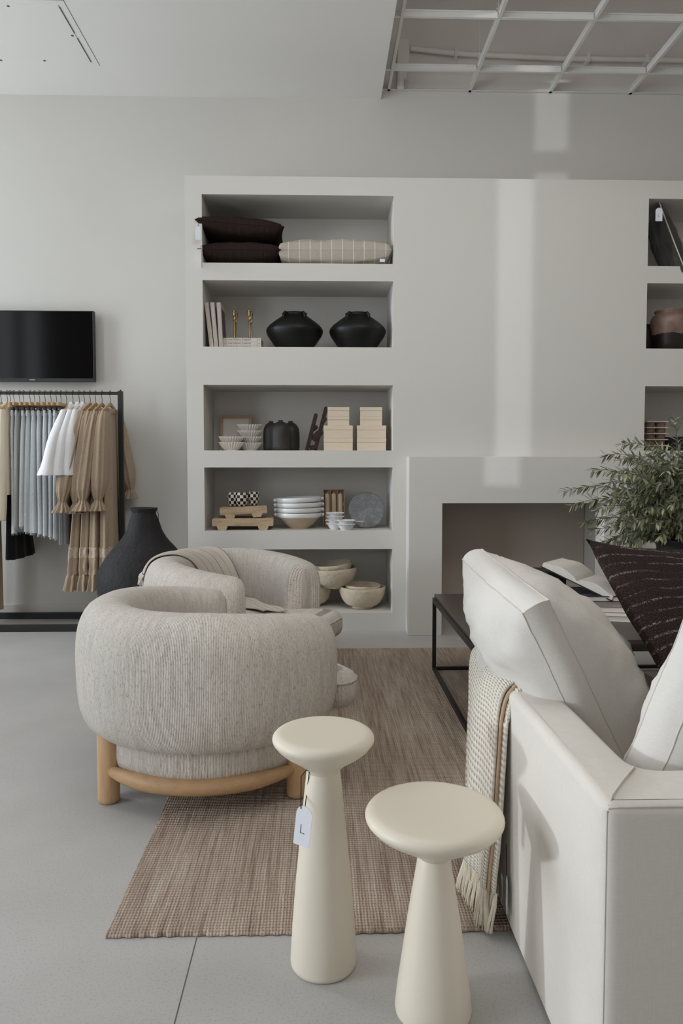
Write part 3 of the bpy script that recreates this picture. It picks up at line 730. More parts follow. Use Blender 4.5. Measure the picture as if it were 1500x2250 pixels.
# cushions ---------------------------------------------------------
def box_cushion(a,b,g,puff,bow=.03,n=26,seed=0,wr=.006,puff2=None,sk=0,big=0):
    """half sizes a (x) b (y), gusset half thickness g, big faces bulge by puff"""
    def edge(U,V): return Vector((a*U*(1-bow*(1-V*V)),b*V*(1-bow*(1-U*U)),0))
    m=MB()
    def face(sg):
        def f(u,v):
            U,V=u*2-1,v*2-1; p=edge(U,V); q=((1-abs(U)**2.6)*(1-abs(V)**2.6))**.6
            ws=nz((U*2.2,V*2.2,sg),1.6,seed)*wr*2.0+abs(nz((U*3,V*5,sg),2.2,seed+4))*wr*1.4
            p.z=sg*(g+(puff if sg<0 or puff2 is None else puff2)*q*(1-(sk if sg==big else 0)*V))+sg*ws*min(1,q*1.5+.15); return p
        return f
    m.grid(face(1),n,n,2*a,2*b); m.grid(face(-1),n,n,2*a,2*b)
    ring=[]
    for k in range(n): ring.append((-1+2*k/n,-1))
    for k in range(n): ring.append((1,-1+2*k/n))
    for k in range(n): ring.append((1-2*k/n,1))
    for k in range(n): ring.append((-1,1-2*k/n))
    L=len(ring)
    def gus(u,v):
        U,V=ring[int(round(u*L))%L]; p=edge(U,V); d=Vector((p.x,p.y,0)).normalized()
        w=(v*2-1); f1,f2=face(1)((U+1)/2,(V+1)/2),face(-1)((U+1)/2,(V+1)/2)
        q=f2.lerp(f1,v); q+=d*(.014*(1-w*w))+d*(.003*nz((U*6,V*6,w*2),2,seed)*(1-w*w)); return q
    m.grid(gus,L,6,closeu=True)
    seams=[]
    for sg in (1,-1): seams.append([face(sg)((U+1)/2,(V+1)/2)+Vector((0,0,sg*.001)) for U,V in ring])
    return m,seams
def place(m,seams,M4,name,label,cat,mat,loc,group=None,seammat=None):
    t=thing(name,label,cat,loc,0,group); Ml=Matrix.Translation(-Vector(loc))@M4
    m.xf(Ml); m.build('cover',mat,t,angle=75)
    if seams:
        s=MB()
        for sm_ in seams: s.tube([Ml@p for p in sm_],.0016,6,closed=True)
        s.build('seam',seammat or M['seam'],t)
    return t
def frame4(c,x,y):
    x=Vector(x).normalized(); y=Vector(y); y=(y-x*y.dot(x)).normalized(); z=x.cross(y)
    return Matrix(((x.x,y.x,z.x,c[0]),(x.y,y.y,z.y,c[1]),(x.z,y.z,z.z,c[2]),(0,0,0,1)))
u=Vector((-.13,.985,.045)).normalized(); v=Vector((-.47,.06,.88)); v=(v-u*v.dot(u)).normalized()
Np=W(1178,1335,1.81); Nf=W(1040,1222,2.42); u=(Nf-Np).normalized(); v=Vector((-.45,.06,.88)); v=(v-u*v.dot(u)).normalized(); cc=Np+u*.31-v*.285
PA,PB=(.115,.19) if u.cross(v).x>0 else (.19,.115)
m,s=box_cushion(.315,.29,.036,PA,.03,32,3,.011,PB,.38,1 if PB>PA else -1)
place(m,s,frame4(cc,u,v),'back_cushion','big white linen box cushion slumped over the sofa arm above the knit throw','cushion',M['linen'],(cc.x,cc.y,.44),'white linen sofa cushions')
# second white cushion at the right edge of view
u=Vector((.87,.35,-.33)).normalized(); v=Vector((.33,-.05,.93)); v=(v-u*v.dot(u)).normalized()
Np=W(1400,1685,1.52)-v*.17; cc=Np+u*.31+v*.27
m,s=box_cushion(.31,.27,.045,.075,.04,30,11,.012)
M4=frame4(cc,u,v)
place(m,s,M4,'back_cushion','white linen cushion standing in the back corner of the sofa, cut off at right','cushion',M['linen'],(cc.x,cc.y,.44),'white linen sofa cushions')

def knife_pillow(a,b,T,c=.10,n=28,seed=0,wr=.01,pw=.5,su=1,sv=1):
    m=MB()
    def face(sg):
        def f(u,v):
            U,V=u*2-1,v*2-1
            x=a*U*(1-c*(1-V*V)); y=b*V*(1-c*(1-U*U)); q=max(0,(1-U*U)*(1-V*V))**pw
            z=sg*T*q+wr*nz((U*2.5,V*2.5,sg*.3),1.5,seed)*q
            return Vector((x,y,z))
        return f
    m.grid(face(1),n,n,su,sv); m.grid(face(-1),n,n,su,sv)
    ring=[(-1+2*k/n,-1) for k in range(n)]+[(1,-1+2*k/n) for k in range(n)]+[(1-2*k/n,1) for k in range(n)]+[(-1,1-2*k/n) for k in range(n)]
    return m,[face(1)((U+1)/2,(V+1)/2) for U,V in ring]
# brown pillow
A=W(1286,1184,2.16); u=Vector((.79,.58,-.12)).normalized(); v=Vector((-.22,.35,.5)); v=(v-u*v.dot(u)).normalized()
a_,b_=.32,.36; cc=A+u*a_-v*b_
m,e=knife_pillow(a_,b_,.085,.055,30,5,.012,.5,1,1)
t=place(m,None,frame4(cc,u,v),'scatter_pillow','dark brown woven pillow with pale dashed stitching, propped behind the white cushion','pillow',M['browndash'],(cc.x,cc.y,.44))

# ------------------------------------------------------------------ knit throw over the sofa arm
kt=thing('knit_throw','cream open knit throw with tassels folded over the end of the sofa arm','throw blanket',(SX0,2.1,0))
K0=Vector((SX0,2.1,0))
def path(side,f):
    """f 0..1: inside arm bottom -> over the top -> down the outside; returns x,z"""
    pts=[(SX0+AW+.012,.52),(SX0+AW+.012,.60),(SX0+AW+.006,.648),(SX0+AW-.03,.674),(SX0+.07,.684),(SX0+.025,.678),(SX0-.006,.655),(SX0-.022,.60),(SX0-.03,.50),(SX0-.038,.38),(SX0-.046,.25),(SX0-.052,.18),(SX0-.056,.125)]
    x=f*(len(pts)-1); i=min(int(x),len(pts)-2); g=x-i
    def cr(k):
        p0,p1,p2,p3=pts[max(i-1,0)][k],pts[i][k],pts[i+1][k],pts[min(i+2,len(pts)-1)][k]
        return .5*((2*p1)+(-p0+p2)*g+(2*p0-5*p1+4*p2-p3)*g*g+(-p0+3*p1-3*p2+p3)*g**3)
    return cr(0),cr(1)
def knit(u,v,layer=0):
    x,z=path(0,v)
    yn=1.90+.085*(1-v); yf=2.36-.17*max(0,v-.5)/.5
    y=yn+(yf-yn)*u
    dn=max(0,(v-.5))*2
    w=.007*math.sin(u*11+v*2)*dn+.006*nz((u*3,v*4,layer),1.3,2)
    bulge=.018*math.sin(PI*min(1,u*1.05))*dn+.014*math.sin(PI*u)*.5
    off=-.012*layer
    if v<.35: x+=0; z+=w*.4-off*0-(.0 if layer==0 else .010)
    else: x+=-(w+bulge)+(.0 if layer==0 else .011); z+=(.006*math.sin(u*9)) *(1-dn)
    return Vector((x,y,z))-K0
for layer,mm in ((0,'knit'),(1,'yarntan'),(2,'knit')):
    m=MB(); m.grid(lambda u,v:knit(u,v,0)+Vector((.010*layer if v>.45 else .004*layer,(0,-.007,-.026)[layer]*(1-u) ,-.008*layer if v<.6 else 0)),44,80,.44,1.0)
    o=m.build('knit_layer',M['knit'] if mm=='knit' else M['yarntan'],kt,angle=80); sm=o.modifiers.new('thick','SOLIDIFY'); sm.thickness=.007; sm.offset=1
    if layer==1: o['label']='tan folded layer showing along the edge'
rnd=random.Random(9); fr=MB()
for i in range(64):
    u=i/63; lay=rnd.choice((0,0,1,2)); a=knit(u,1.0,0)+Vector((.010*lay,-.012*lay*(1-u),0.004))
    zb=-(a.z)+.006+rnd.random()*.02+.03*u*rnd.random(); dx=rnd.uniform(-.022,.006); dy=rnd.uniform(-.012,.012)
    for s_ in range(4):
        j=Vector((rnd.uniform(-.005,.005),rnd.uniform(-.005,.005),0))
        fr.tube([a+j*.4,a+Vector((dx*.3,dy*.3,zb*.35))+j,a+Vector((dx*.8,dy,zb*.75))+j*1.4,a+Vector((dx,dy*1.2+rnd.uniform(-.004,.004),zb))+j*1.6],[.0028,.0030,.0026,.0014],5)
fr.build('tassel_fringe',M['yarn'],kt)
p0=W(1094,1915,1.965)
price_tag((SX0-.012,1.89,.075),R(80),.04,.095,'white price tag hanging edge-on between the knit throw and the sofa',[(SX0-.012,1.89,.16),(SX0-.012,1.9,.25)],mark=False)

# ------------------------------------------------------------------ coffee table
TX0,TX1,TY0,TY1,TZ=.676,2.45,3.2,4.385,.478
ct=thing('coffee_table','low coffee table with dark slab top and thin black metal frame behind the sofa','coffee table',((TX0+TX1)/2,(TY0+TY1)/2,.013))
c0=Vector(((TX0+TX1)/2,(TY0+TY1)/2,.013)); q=.014
def bx(name,x0,x1,y0,y1,z0,z1,mat): return MB().b(x0-c0.x,x1-c0.x,y0-c0.y,y1-c0.y,z0-c0.z,z1-c0.z).build(name,mat,ct,smooth=False,bevel=.0015)
for x in (TX0,TX1-2*q):
    for y in (TY0,TY1-2*q): bx('leg',x,x+.022,y,y+.022,.0131,TZ-.022,M['black'])
for z0,z1 in ((.0135,.033),(TZ-.05,TZ-.022)):
    for x in (TX0,TX1-2*q): bx('side_rail',x,x+.022,TY0+.022,TY1-.024,z0,z1,M['black'])
    for y in (TY0,TY1-2*q): bx('end_rail',TX0+.022,TX1-.024,y,y+.022,z0,z1,M['black'])
bx('table_top',TX0+.012,TX1-.012,TY0+.012,TY1-.006,TZ-.022,TZ,M['tabletop'])
# ------------------------------------------------------------------ lettering
def text(s,h,mat,parent,M4,name='spine_title',width=None,ext=.0003):
    c=bpy.data.curves.new('t','FONT'); c.body=s; c.size=h; c.align_x='CENTER'; c.align_y='CENTER'; c.extrude=ext
    o=bpy.data.objects.new('t',c); COL.objects.link(o); dg=bpy.context.evaluated_depsgraph_get()
    me=bpy.data.meshes.new_from_object(o.evaluated_get(dg)); bpy.data.objects.remove(o); bpy.data.curves.remove(c)
    xs_=[v.co.x for v in me.vertices]; w=max(xs_)-min(xs_)
    if width: me.transform(Matrix.Diagonal((width/w,1,1,1)))
    me.transform(M4); me.materials.clear(); me.materials.append(mat); me.name=name
    n=bpy.data.objects.new(name,me); COL.objects.link(n); n.parent=parent; return n
FRONT=Matrix(((1,0,0,0),(0,0,-1,0),(0,1,0,0),(0,0,0,1)))    # text facing the room
def bowlprof(rb,rt,h,th=.006,foot=.006,belly=.5,n=10):
    out=[(rb*.85,0),(rb,0),(rb,foot)]
    for i in range(1,n+1):
        f=i/n; out.append((rb+(rt-rb)*(f**belly),foot+(h-foot)*f))
    out.append((rt-th*.5,h+th*.35)); 
    for i in range(n,-1,-1):
        f=i/n; out.append((max(.004,rb+(rt-rb)*(f**belly)-th),foot+th+(h-foot-th)*f))
    return out+[(.002,foot+th)]
F1,F2,F3,F4,F5=[r[0] for r in rows]

# ---- top shelf: pillows
def flat_pillow(name,label,c,a,b,T,rz,tilt,mat,seed,group,cat='pillow',c_=.10,tx=0):
    t=thing(name,label,cat,c,0,group); t.rotation_euler=(tx,tilt,rz)
    m,e=knife_pillow(a,b,T,c_,26,seed,.010,.33,1,1); m.build('cover',mat,t,angle=80)
    s=MB(); s.tube(e,.003,6,closed=True); s.build('edge_piping',mat,t); return t
flat_pillow('throw_pillow','dark brown slubbed pillow lying at the bottom of the top shelf pile',(-.598,5.735,F1+.100),.305,.275,.098,0,0,M['brownslub'],3,'dark brown pillows on the top left shelf',c_=.05)
flat_pillow('throw_pillow','dark brown slubbed pillow lying on the other one, its corner poking past the shelf edge',(-.603,5.735,F1+.286),.325,.285,.090,R(2),R(3.5),M['brownslub'],8,'dark brown pillows on the top left shelf',c_=.07)
p=W(435,527,5.415); price_tag((p.x,5.412,p.z),R(4),.040,.096,'white price tag hanging from the upper dark brown pillow, outside the shelf edge',[W(435,497,5.413),W(437,488,5.43)],mark=False)
p=W(443.5,588,5.43); price_tag((p.x,5.43,p.z),R(84),.04,.10,'white price tag seen edge-on hanging from the lower dark brown pillow',[(p.x,5.43,p.z+.095),W(441,541,5.45),W(446,538,5.47)],mark=False)
lp=thing('lumbar_pillow','long taupe lumbar pillow with thin white stripes beside the dark pillows','pillow',(.105,5.60,F1+.102)); lp.rotation_euler=(0,0,R(-1))
m,e=knife_pillow(.425,.13,.098,.015,44,14,.014,.20,1,1); m.build('cover',M['lumbar'],lp,angle=80)
s=MB(); s.tube(e,.002,5,closed=True); s.build('edge_seam',M['lumbar'],lp)
MB().b(.335,.372,-.126,-.123,-.085,-.063).build('sewn_label',M['tagcard'],lp,smooth=False)

# ---- second shelf: books, candlesticks, black vases
def book(name,label,c,w,th,d,rot,cover,group,spine=None,size=.02,tw=None,flat=True):
    """spine faces the room; w = spine length along x, th = thickness z, d = depth y"""
    t=thing(name,label,'book',c,0,group); t.rotation_euler=rot
    MB().b(-w/2+.003,w/2-.003,.004,d-.004,.0025,th-.0025).build('pages',M['paper'],t,smooth=False)
    k=MB(); k.b(-w/2,w/2,0,d,0,.0025).b(-w/2,w/2,0,d,th-.0025,th).b(-w/2,w/2,0,.004,.0025,th-.0025); k.build('cover',cover,t,smooth=False,bevel=.0007)
    return t
for i,(xb,xt,nm) in enumerate(((460.5,449,'leftmost of the three leaning upright books, against the shelf side'),(470.5,461.5,'middle of the three leaning upright books'),(481,475.5,'right of the three leaning upright books, its dark cover picture showing'))):
    Y=5.52; a=W(xb,760.5,Y); b=W(xt,666.5,Y); a.z=F2; H=.335; ang=math.atan2(a.x-b.x,b.z-F2)
    # spine length runs upwards
    rot=(Matrix.Rotation(-ang,3,'Y')@Matrix(((0,0,1),(0,1,0),(-1,0,0)))).to_euler()
    t=book('upright_book','stone coloured '+nm,(a.x+(0),Y,F2+H/2*math.cos(ang)+.001+.03*math.sin(ang)*0),H,.030,.24,rot,M['bookcover'],'leaning books on the second shelf')
    t.location=(a.x-math.sin(ang)*H/2,Y,F2+math.cos(ang)*H/2+.001)
    RD=Matrix(((1,0,0,0),(0,0,-1,0),(0,1,0,0),(0,0,0,1)))
    text('NATURAL TABLES',.017,M['inklight'],t,Matrix.Translation((-.06,-.0006,.015))@RD,'spine_title',.13)
    text('NT',.015,M['inklight'],t,Matrix.Translation((.11,-.0006,.015))@RD,'spine_mark',.02)
    if i==2: MB().b(-.13,.10,.03,.21,.0301,.0307).build('cover_picture',M['pagephoto'],t,smooth=False)
for i in range(3):
    a=W(490,760,5.56); b=W(573.5,760,5.56); cx=(a.x+b.x)/2; w=b.x-a.x; th=.0272
    t=book('lying_book','pale titled lying book %s'%(('at the bottom of the stack','in the middle of the stack','on top of the stack under the candlesticks')[i]),(cx+(.001,-.001,0)[i],5.56,F2+.0002+i*th),w,th-.0004,.225,(0,0,0),M['bookwhite'],'stacked titled books on the second shelf')
    text('NATURAL TABLES',.0165,M['ink'],t,Matrix.Translation((-.018,-.0006,th*.5))@FRONT,'spine_title',.168)
    text('NT',.008,M['ink'],t,Matrix.Translation((-w/2+.022,-.0006,th*.5))@FRONT,'spine_mark',.022)
    MB().b(w/2-.0315,w/2-.0295,-.0006,0,.001,th-.001).b(w/2-.017,w/2-.012,-.0006,0,th*.35,th*.65).build('spine_rule',M['ink'],t,smooth=False)
ZS=F2+3*.0272
def candlestick(label,loc):
    t=thing('candlestick',label,'candlestick',loc,0,'brass candlesticks on the book stack')
    MB().lathe([(.036,0),(.043,.001),(.0435,.0035),(.036,.006),(.014,.009),(.0065,.013)],36,capt=True).build('base',M['brass'],t)
    MB().lathe([(.0062,.012),(.0052,.03),(.0050,.128),(.0075,.132),(.0048,.137),(.0092,.147),(.0098,.152),(.006,.160),(.0058,.163)],24,capb=False).build('stem',M['brass'],t)
    MB().lathe([(.005,.162),(.0095,.168),(.0125,.185),(.0135,.205),(.0165,.210),(.0165,.2125),(.0125,.2125),(.011,.19),(.002,.185)],28,capb=False).build('cup',M['brass'],t)
    return t
for px,Y,lab in ((517,5.615,'front brass candlestick on the left of the book stack'),(549.5,5.615,'front brass candlestick on the right of the book stack'),(520.5,5.725,'brass candlestick half hidden behind the left front one'),(553.5,5.725,'brass candlestick half hidden behind the right front one')):
    candlestick(lab,(WX(px,Y),Y,ZS+.0003))
def lugvase(label,px):
    Y=5.70; t=thing('lug_vase',label,'vase',(WX(px,Y),Y,F2+.0003),0,'squat black vases on the second shelf')
    P=[(.11,0),(.128,.002),(.145,.03),(.178,.075),(.208,.118),(.2185,.145),(.2195,.158),(.214,.175),(.195,.198),(.165,.222),(.132,.246),(.108,.262),(.097,.272),(.093,.282),(.098,.291),(.094,.294),(.086,.288),(.084,.26),(.12,.2),(.10,.05),(.004,.02)]
    MB().lathe(P,64).build('body',M['blackvase'],t,angle=70)
    for a in (-38,38,142,218):
        a=R(a-90); m=MB(); c=[]
        for k in range(9):
            w=PI*k/8; r=.106+.026*math.sin(w); c.append(((r)*math.cos(a)+0,(r)*math.sin(a),.256-.012*math.sin(w)+.022*math.cos(w)+.012))
        m.tube(c,.010,8); m.build('lug_handle',M['blackvase'],t)
lugvase('left squat black vase with lug handles on the second shelf',648); lugvase('right squat black vase with lug handles near the shelf end',785)

# ---- third shelf
Y=5.90; a=W(484,912,Y); b=W(553,989,Y); w=b.x-a.x; hh=a.z-F3
pf=thing('picture_frame','light wood framed botanical sketch leaning behind the fluted bowls','picture frame',((a.x+b.x)/2,Y-.04,F3+.0004)); pf.rotation_euler=(R(-8),0,0)
f=.022
MB().b(-w/2,w/2,0,.02,0,f).b(-w/2,w/2,0,.02,hh-f,hh).b(-w/2,-w/2+f,0,.02,f,hh-f).b(w/2-f,w/2,0,.02,f,hh-f).build('frame',M['framewood'],pf,smooth=False,bevel=.0015)
MB().b(-w/2+f,w/2-f,.010,.014,f,hh-f).build('mount',M['paper'],pf,smooth=False)
sk=MB(); rnd=random.Random(2)
sk.tube([(.03,.0085,.05),(.034,.0085,.11),(.028,.0085,.17)],.0012,5)
for k in range(9):
    z=.07+.011*k; s_=1 if k%2 else -1; q=Vector((.033,.0088,z)); e=q+Vector((s_*rnd.uniform(.018,.032),0,rnd.uniform(.008,.022)))
    n_=Vector((0,0,.004)); sk.add([q,q.lerp(e,.5)+n_,e,q.lerp(e,.5)-n_],[[0,1,2,3]])
tag(sk.build('botanical_sketch',M['greybook'],pf,smooth=False),'faint grey sprig drawing')
def fluted(label,px,Y,z,sc=1.0,rz=0):
    t=thing('fluted_bowl',label,'bowl',(WX(px,Y),Y,z),rz,'white fluted bowls on the third shelf')
    P=bowlprof(.052,.092,.060,.005,.004,.9,8)
    def md(a,r,zz): 
        k=min(1,max(0,(zz-.002)/.03)); return r*(1+.08*k*math.sin(a*26)),zz+(.0028*math.sin(a*26) if zz>.05 else 0)
    MB().lathe([(r*sc,zz) for r,zz in P],156,mod=md).build('body',M['fluted'],t,angle=60)
for i,lab in enumerate(('lower of the two white fluted bowls in front','upper of the two white fluted bowls in front')): fluted(lab,508.5,5.58,F3+.0003+i*.0425,1,i*.1)
for i,lab in enumerate(('bottom','second from bottom','third from bottom','topmost')): fluted('%s bowl of the taller white fluted stack by the picture frame'%lab,549,5.69,F3+.0003+i*.0465,1,i*.07)
def bottle(label,px,Y,r,h,sc=1):
    t=thing('bottle_vase',label,'vase',(WX(px,Y),Y,F3+.0003),0,'charcoal bottle vases on the third shelf')
    P=[(r*.85,0),(r*.95,.004),(r,.03),(r*1.01,h*.45),(r*.99,h*.62),(r*.9,h*.77),(r*.68,h*.88),(r*.42,h*.935),(.018,h*.955),(.0165,h*.985),(.0195,h),(.015,h),(.012,h*.95),(.002,h*.9)]
    MB().lathe(P,48,mod=lambda a,rr,z:(rr*(1+.02*math.cos(a*5)*min(1,rr/r)),z)).build('body',M['greyvase'],t,angle=60)
bottle('left charcoal bottle vase behind the middle one',595.5,5.73,.062,.232); bottle('middle charcoal bottle vase standing in front of two others',616.5,5.60,.074,.232); bottle('right charcoal bottle vase behind the middle one',638.5,5.73,.068,.232)
# carved dark wooden stand leaning on the boxes
ds=thing('carved_stand','dark brown carved wooden rack leaning between the charcoal vases and pale boxes','wooden rack',(WX(684,5.62),5.62,F3))
d0=Vector((WX(684,5.62),5.62,F3))
def bar(p,q,w,dp,y0):
    a=W(*p,5.62)-d0; b=W(*q,5.62)-d0; a.y=b.y=y0; L=(b-a).length; ang=math.atan2(b.x-a.x,b.z-a.z)
    o=[(-w/2,0),(w/2,0),(w/2,L-w/2)]+[(w/2*math.cos(R(k)),L-w/2+w/2*math.sin(R(k))) for k in range(20,180,20)]+[(-w/2,L-w/2)]
    m=MB().prism(o,-dp/2,dp/2,'y'); M_=Matrix.Translation(a)@Matrix.Rotation(ang,4,'Y'); return m.xf(M_)
z0_=WZ(0,5.62)
for nm,p,q,y in (('upright',(674,988.7),(694.5,908),0),('upright',(692,988.7),(717,892.5),.02)):
    m=bar(p,q,.030,.03,y); o=m.build(nm,M['darkwood'],ds,smooth=False,bevel=.003)
    zmin=min(v.co.z for v in o.data.vertices); o.data.transform(Matrix.Translation((0,0,-zmin+.0005)))
for p,q,w in (((686,966),(708,946),.05),((684,946),(697,936),.035),((680,984),(698,981),.034),((707,930),(716,917),.03)):
    m=bar(p,q,w,.028,.012); o=m.build('cross_block',M['darkwood'],ds,smooth=False,bevel=.005)
    zmin=min(v.co.z for v in o.data.vertices)
    if zmin<0: o.data.transform(Matrix.Translation((0,0,-zmin+.0005)))
def lidbox(label,x0,x1,yt,ym,ybm,Y,z):
    a=WX(x0,Y); b=WX(x1,Y); w=b-a; k=Y/1600.0*1.0; h=(ybm-yt)*k; hl=(ym-yt)*k; d=w*.95
    t=thing('lidded_box',label,'box',((a+b)/2,Y+d/2,z),0,'pale wooden lidded boxes on the third shelf')
    MB().b(-w/2+.0012,w/2-.0012,-d/2+.0012,d/2-.0012,0,h-hl-.0012).build('body',M['boxwood'],t,smooth=False,bevel=.001)
    MB().b(-w/2,w/2,-d/2,d/2,h-hl,h-.0004).build('lid',M['boxwood'],t,smooth=False,bevel=.001)
    MB().b(-w/2+.003,w/2-.003,-d/2+.003,d/2-.003,h-hl-.003,h-hl+.001).build('lid_gap',M['gap'],t,smooth=False)
    return z+h
for side,(sx,bx0,nm) in enumerate((((719.5,767.2),(711,775),'left'),((791,839.2),(784,848),'right'))):
    z=F3+.0003; YY=5.545
    seq=[(bx0,961,970.5,988.5,'bottom'),(bx0,933.5,942.8,961,'second from bottom'),(sx,913,921,933.5,'third from bottom'),(sx,893,900.8,913,'topmost')]
    for (x0,x1),yt,ym,ybm,lab in seq: z=lidbox('%s pale lidded box in the %s of two box stacks'%(lab,nm),x0,x1,yt,ym,ybm,YY+(0 if x1-x0>55 else .02),z)

# ---- fourth shelf
def riser(label,x0,x1,Y,z,h,th,d,rz,tilt):
    a=WX(x0,Y); b=WX(x1,Y); w=b-a; t=thing('wooden_riser',label,'wooden riser',((a+b)/2,Y+d/2,z),rz,'weathered wooden risers on the fourth shelf'); t.rotation_euler=(0,tilt,rz)
    o=[(-w/2,h-th),(w/2,h-th),(w/2+.003,h-.012),(w/2-.004,h),(-w/2+.004,h),(-w/2-.002,h-.014)]
    m=MB().prism(o,-d/2,d/2,'y'); m.jit(lambda p:Vector((0,0,.002*nz(p,9,4)))); m.build('plank',M['riser'],t,smooth=False,bevel=.003)
    for s_ in (-1,1):
        xo=s_*(w/2-.075)
        MB().prism([(xo-.042,h-th+.002),(xo-.030,0),(xo+.030,0),(xo+.042,h-th+.002)],-d/2,d/2,'y').build('foot',M['riser'],t,smooth=False,bevel=.003)
    return t
riser('lower larger weathered wooden riser on the fourth shelf',463.5,598,5.50,F4+.0004,.088,.056,.30,R(1.5),0)
riser('upper smaller weathered wooden riser carrying the checkered cups',481,584,5.535,F4+.0905,.085,.056,.19,R(4),R(-2.4))
def cup(label,px,Y,z,r,h):
    t=thing('checkered_cup',label,'cup',(WX(px,Y),Y,z),R(20*px%90),'checkered cups on the wooden risers')
    P=[(r*.52,0),(r*.70,.004),(r*.84,h*.2),(r*.95,h*.42),(r,h*.62),(r*.98,h*.82),(r*.92,h*.97),(r*.88,h),(r*.82,h*.98),(r*.86,h*.7),(r*.6,h*.1),(.002,h*.08)]
    MB().lathe(P,48,su=12,sv=10.0).build('body',M['checker'],t,angle=60)
zc=F4+.0905+.0855
cup('left black and cream checkered cup on the upper riser',512,5.625,zc,.046,.108); cup('middle black and cream checkered cup in front of the other two',530.5,5.575,zc+.0002,.049,.106); cup('right black and cream checkered cup on the upper riser',556.5,5.61,zc+.005,.043,.108)
def knobbowl(label,i,px,Y):
    z=F4+.0003+.0003+i*.0395+ (0 if i==0 else 0)
    t=thing('knob_handled_bowl',label,'bowl',(WX(px,Y),Y,z),0,'nested white rimmed bowls on the fourth shelf'); t.rotation_euler=(0,R((0,-.6,-1.2,-2.2)[i]),0)
    rb,rt,h=.078,.172,.100
    P=[(rb*.9,0),(rb,0),(rb*1.02,.006)]+[(rb+(rt-.012-rb)*(f/8)**.85,.006+(h-.018)*f/8) for f in range(1,9)]
    MB().lathe(P,64).build('body',M['beigeclay'],t,angle=60)
    MB().lathe([(rt-.014,h-.014),(rt-.003,h-.012),(rt+.002,h-.004),(rt+.003,h+.018),(rt,h+.023),(rt-.008,h+.022),(rt-.012,h+.01),(rt-.05,h-.03),(.09,.03),(.004,.02)],64,capb=False).build('glazed_rim',M['whiteglaze'],t,angle=60)
    for s_ in (-1,1):
        MB().lathe([(.003,-.014),(.010,-.010),(.0145,0),(.010,.010),(.003,.014)],14,(s_*(rt+.011),-.02,h+.006),capt=True).build('knob_handle',M['whiteglaze'],t)
for i,lab in enumerate(('bottom bowl of the four nested white rimmed bowls, bare clay below','second white rimmed knob handled bowl from the bottom','third white rimmed knob handled bowl from the bottom','topmost white rimmed knob handled bowl')): knobbowl(lab,i,657,5.675)
Y=5.75; a=W(709.5,1075,Y); b=W(757,1164,Y); w=b.x-a.x; hh=a.z-F4
cb=thing('boxed_candles','open kraft box holding three ivory candles behind the small beaded bowls','box',((a.x+b.x)/2,Y,F4+.0004)); cb.rotation_euler=(R(-3),0,0)
f=.008
MB().b(-w/2,w/2,.036,.042,0,hh).b(-w/2,-w/2+f,0,.036,0,hh).b(w/2-f,w/2,0,.036,0,hh).b(-w/2+f,w/2-f,0,.036,0,f).b(-w/2+f,w/2-f,0,.036,hh-f,hh).build('tray',M['tracing'],cb,smooth=False,bevel=.001)
for k in (-1,1): MB().b(k*w*.165-.003,k*w*.165+.003,.004,.036,f,hh-f).build('divider',M['tracing'],cb,smooth=False)
for k in (-1,0,1): MB().lathe([(.0185,.012),(.0195,.016),(.0195,hh-.045),(.017,hh-.036),(.004,hh-.032),(.002,hh-.02)],20,(k*w*.30,.0165,0),capt=True).build('candle',M['candle'],cb)
rnd=random.Random(4); m=MB()
for k in range(46):
    x=rnd.choice((-1,-1,1,0,-.5,.55))*w*.45+rnd.uniform(-.008,.008); x=max(-w/2+.006,min(w/2-.006,x)); m.lathe([(.0005,-.0022),(.0022,0),(.0005,.0022)],6,(x,-.003,rnd.uniform(.02,hh-.015)),capb=False)
tag(m.build('sparkling_beads',M['sparkle'],cb),'clear sparkling beads on the wrapping')
def beaded(label,px,Y,z,group='small beaded bowls on the fourth shelf'):
    t=thing('beaded_bowl',label,'bowl',(WX(px,Y),Y,z),0,group)
    MB().lathe(bowlprof(.040,.064,.046,.004,.004,.7,8),40).build('body',M['whiteglaze'],t,angle=60)
    m=MB()
    for k in range(34):
        a=2*PI*k/34; m.lathe([(.001,-.0058),(.0045,-.0036),(.006,0),(.0045,.0036),(.001,.0058)],8,(.065*math.cos(a),.065*math.sin(a),.044),capb=False)
    m.build('bead_rim',M['whiteglaze'],t)
for i,lab in enumerate(('bottom','second','third','topmost')): beaded('%s small beaded bowl of the taller stack before the candle box'%lab,736,5.59,F4+.0003+i*.0265)
for i,lab in enumerate(('lower of the two small beaded bowls in the front stack','upper of the two small beaded bowls in the front stack')): beaded(lab,760,5.51 if i==0 else 5.51,F4+.0003+i*.028)
st=thing('serving_stick','thin pale wooden stick laid across the small beaded bowls','stick',tuple(W(757,1145,5.51)))
c_=W(757,1145,5.51); MB().tube([W(714,1143.5,5.545)-c_,W(757,1145,5.51)-c_,W(798.5,1146,5.50)-c_],[.003,.0032,.004],8).build('handle',M['candle'],st)
sd=thing('stone_disc','round grey stone board standing on edge at the end of the fourth shelf','serving board',(WX(805,5.66),5.66,F4+.1415)); sd.rotation_euler=(R(-9),0,R(6))
MB().lathe([(.001,-.012),(.128,-.012),(.139,-.009),(.1415,-.003),(.1415,.007),(.136,.012),(.001,.012)],72,capb=False).xf(Matrix.Rotation(R(90),4,'X')).build('slab',M['stone'],sd,angle=40)

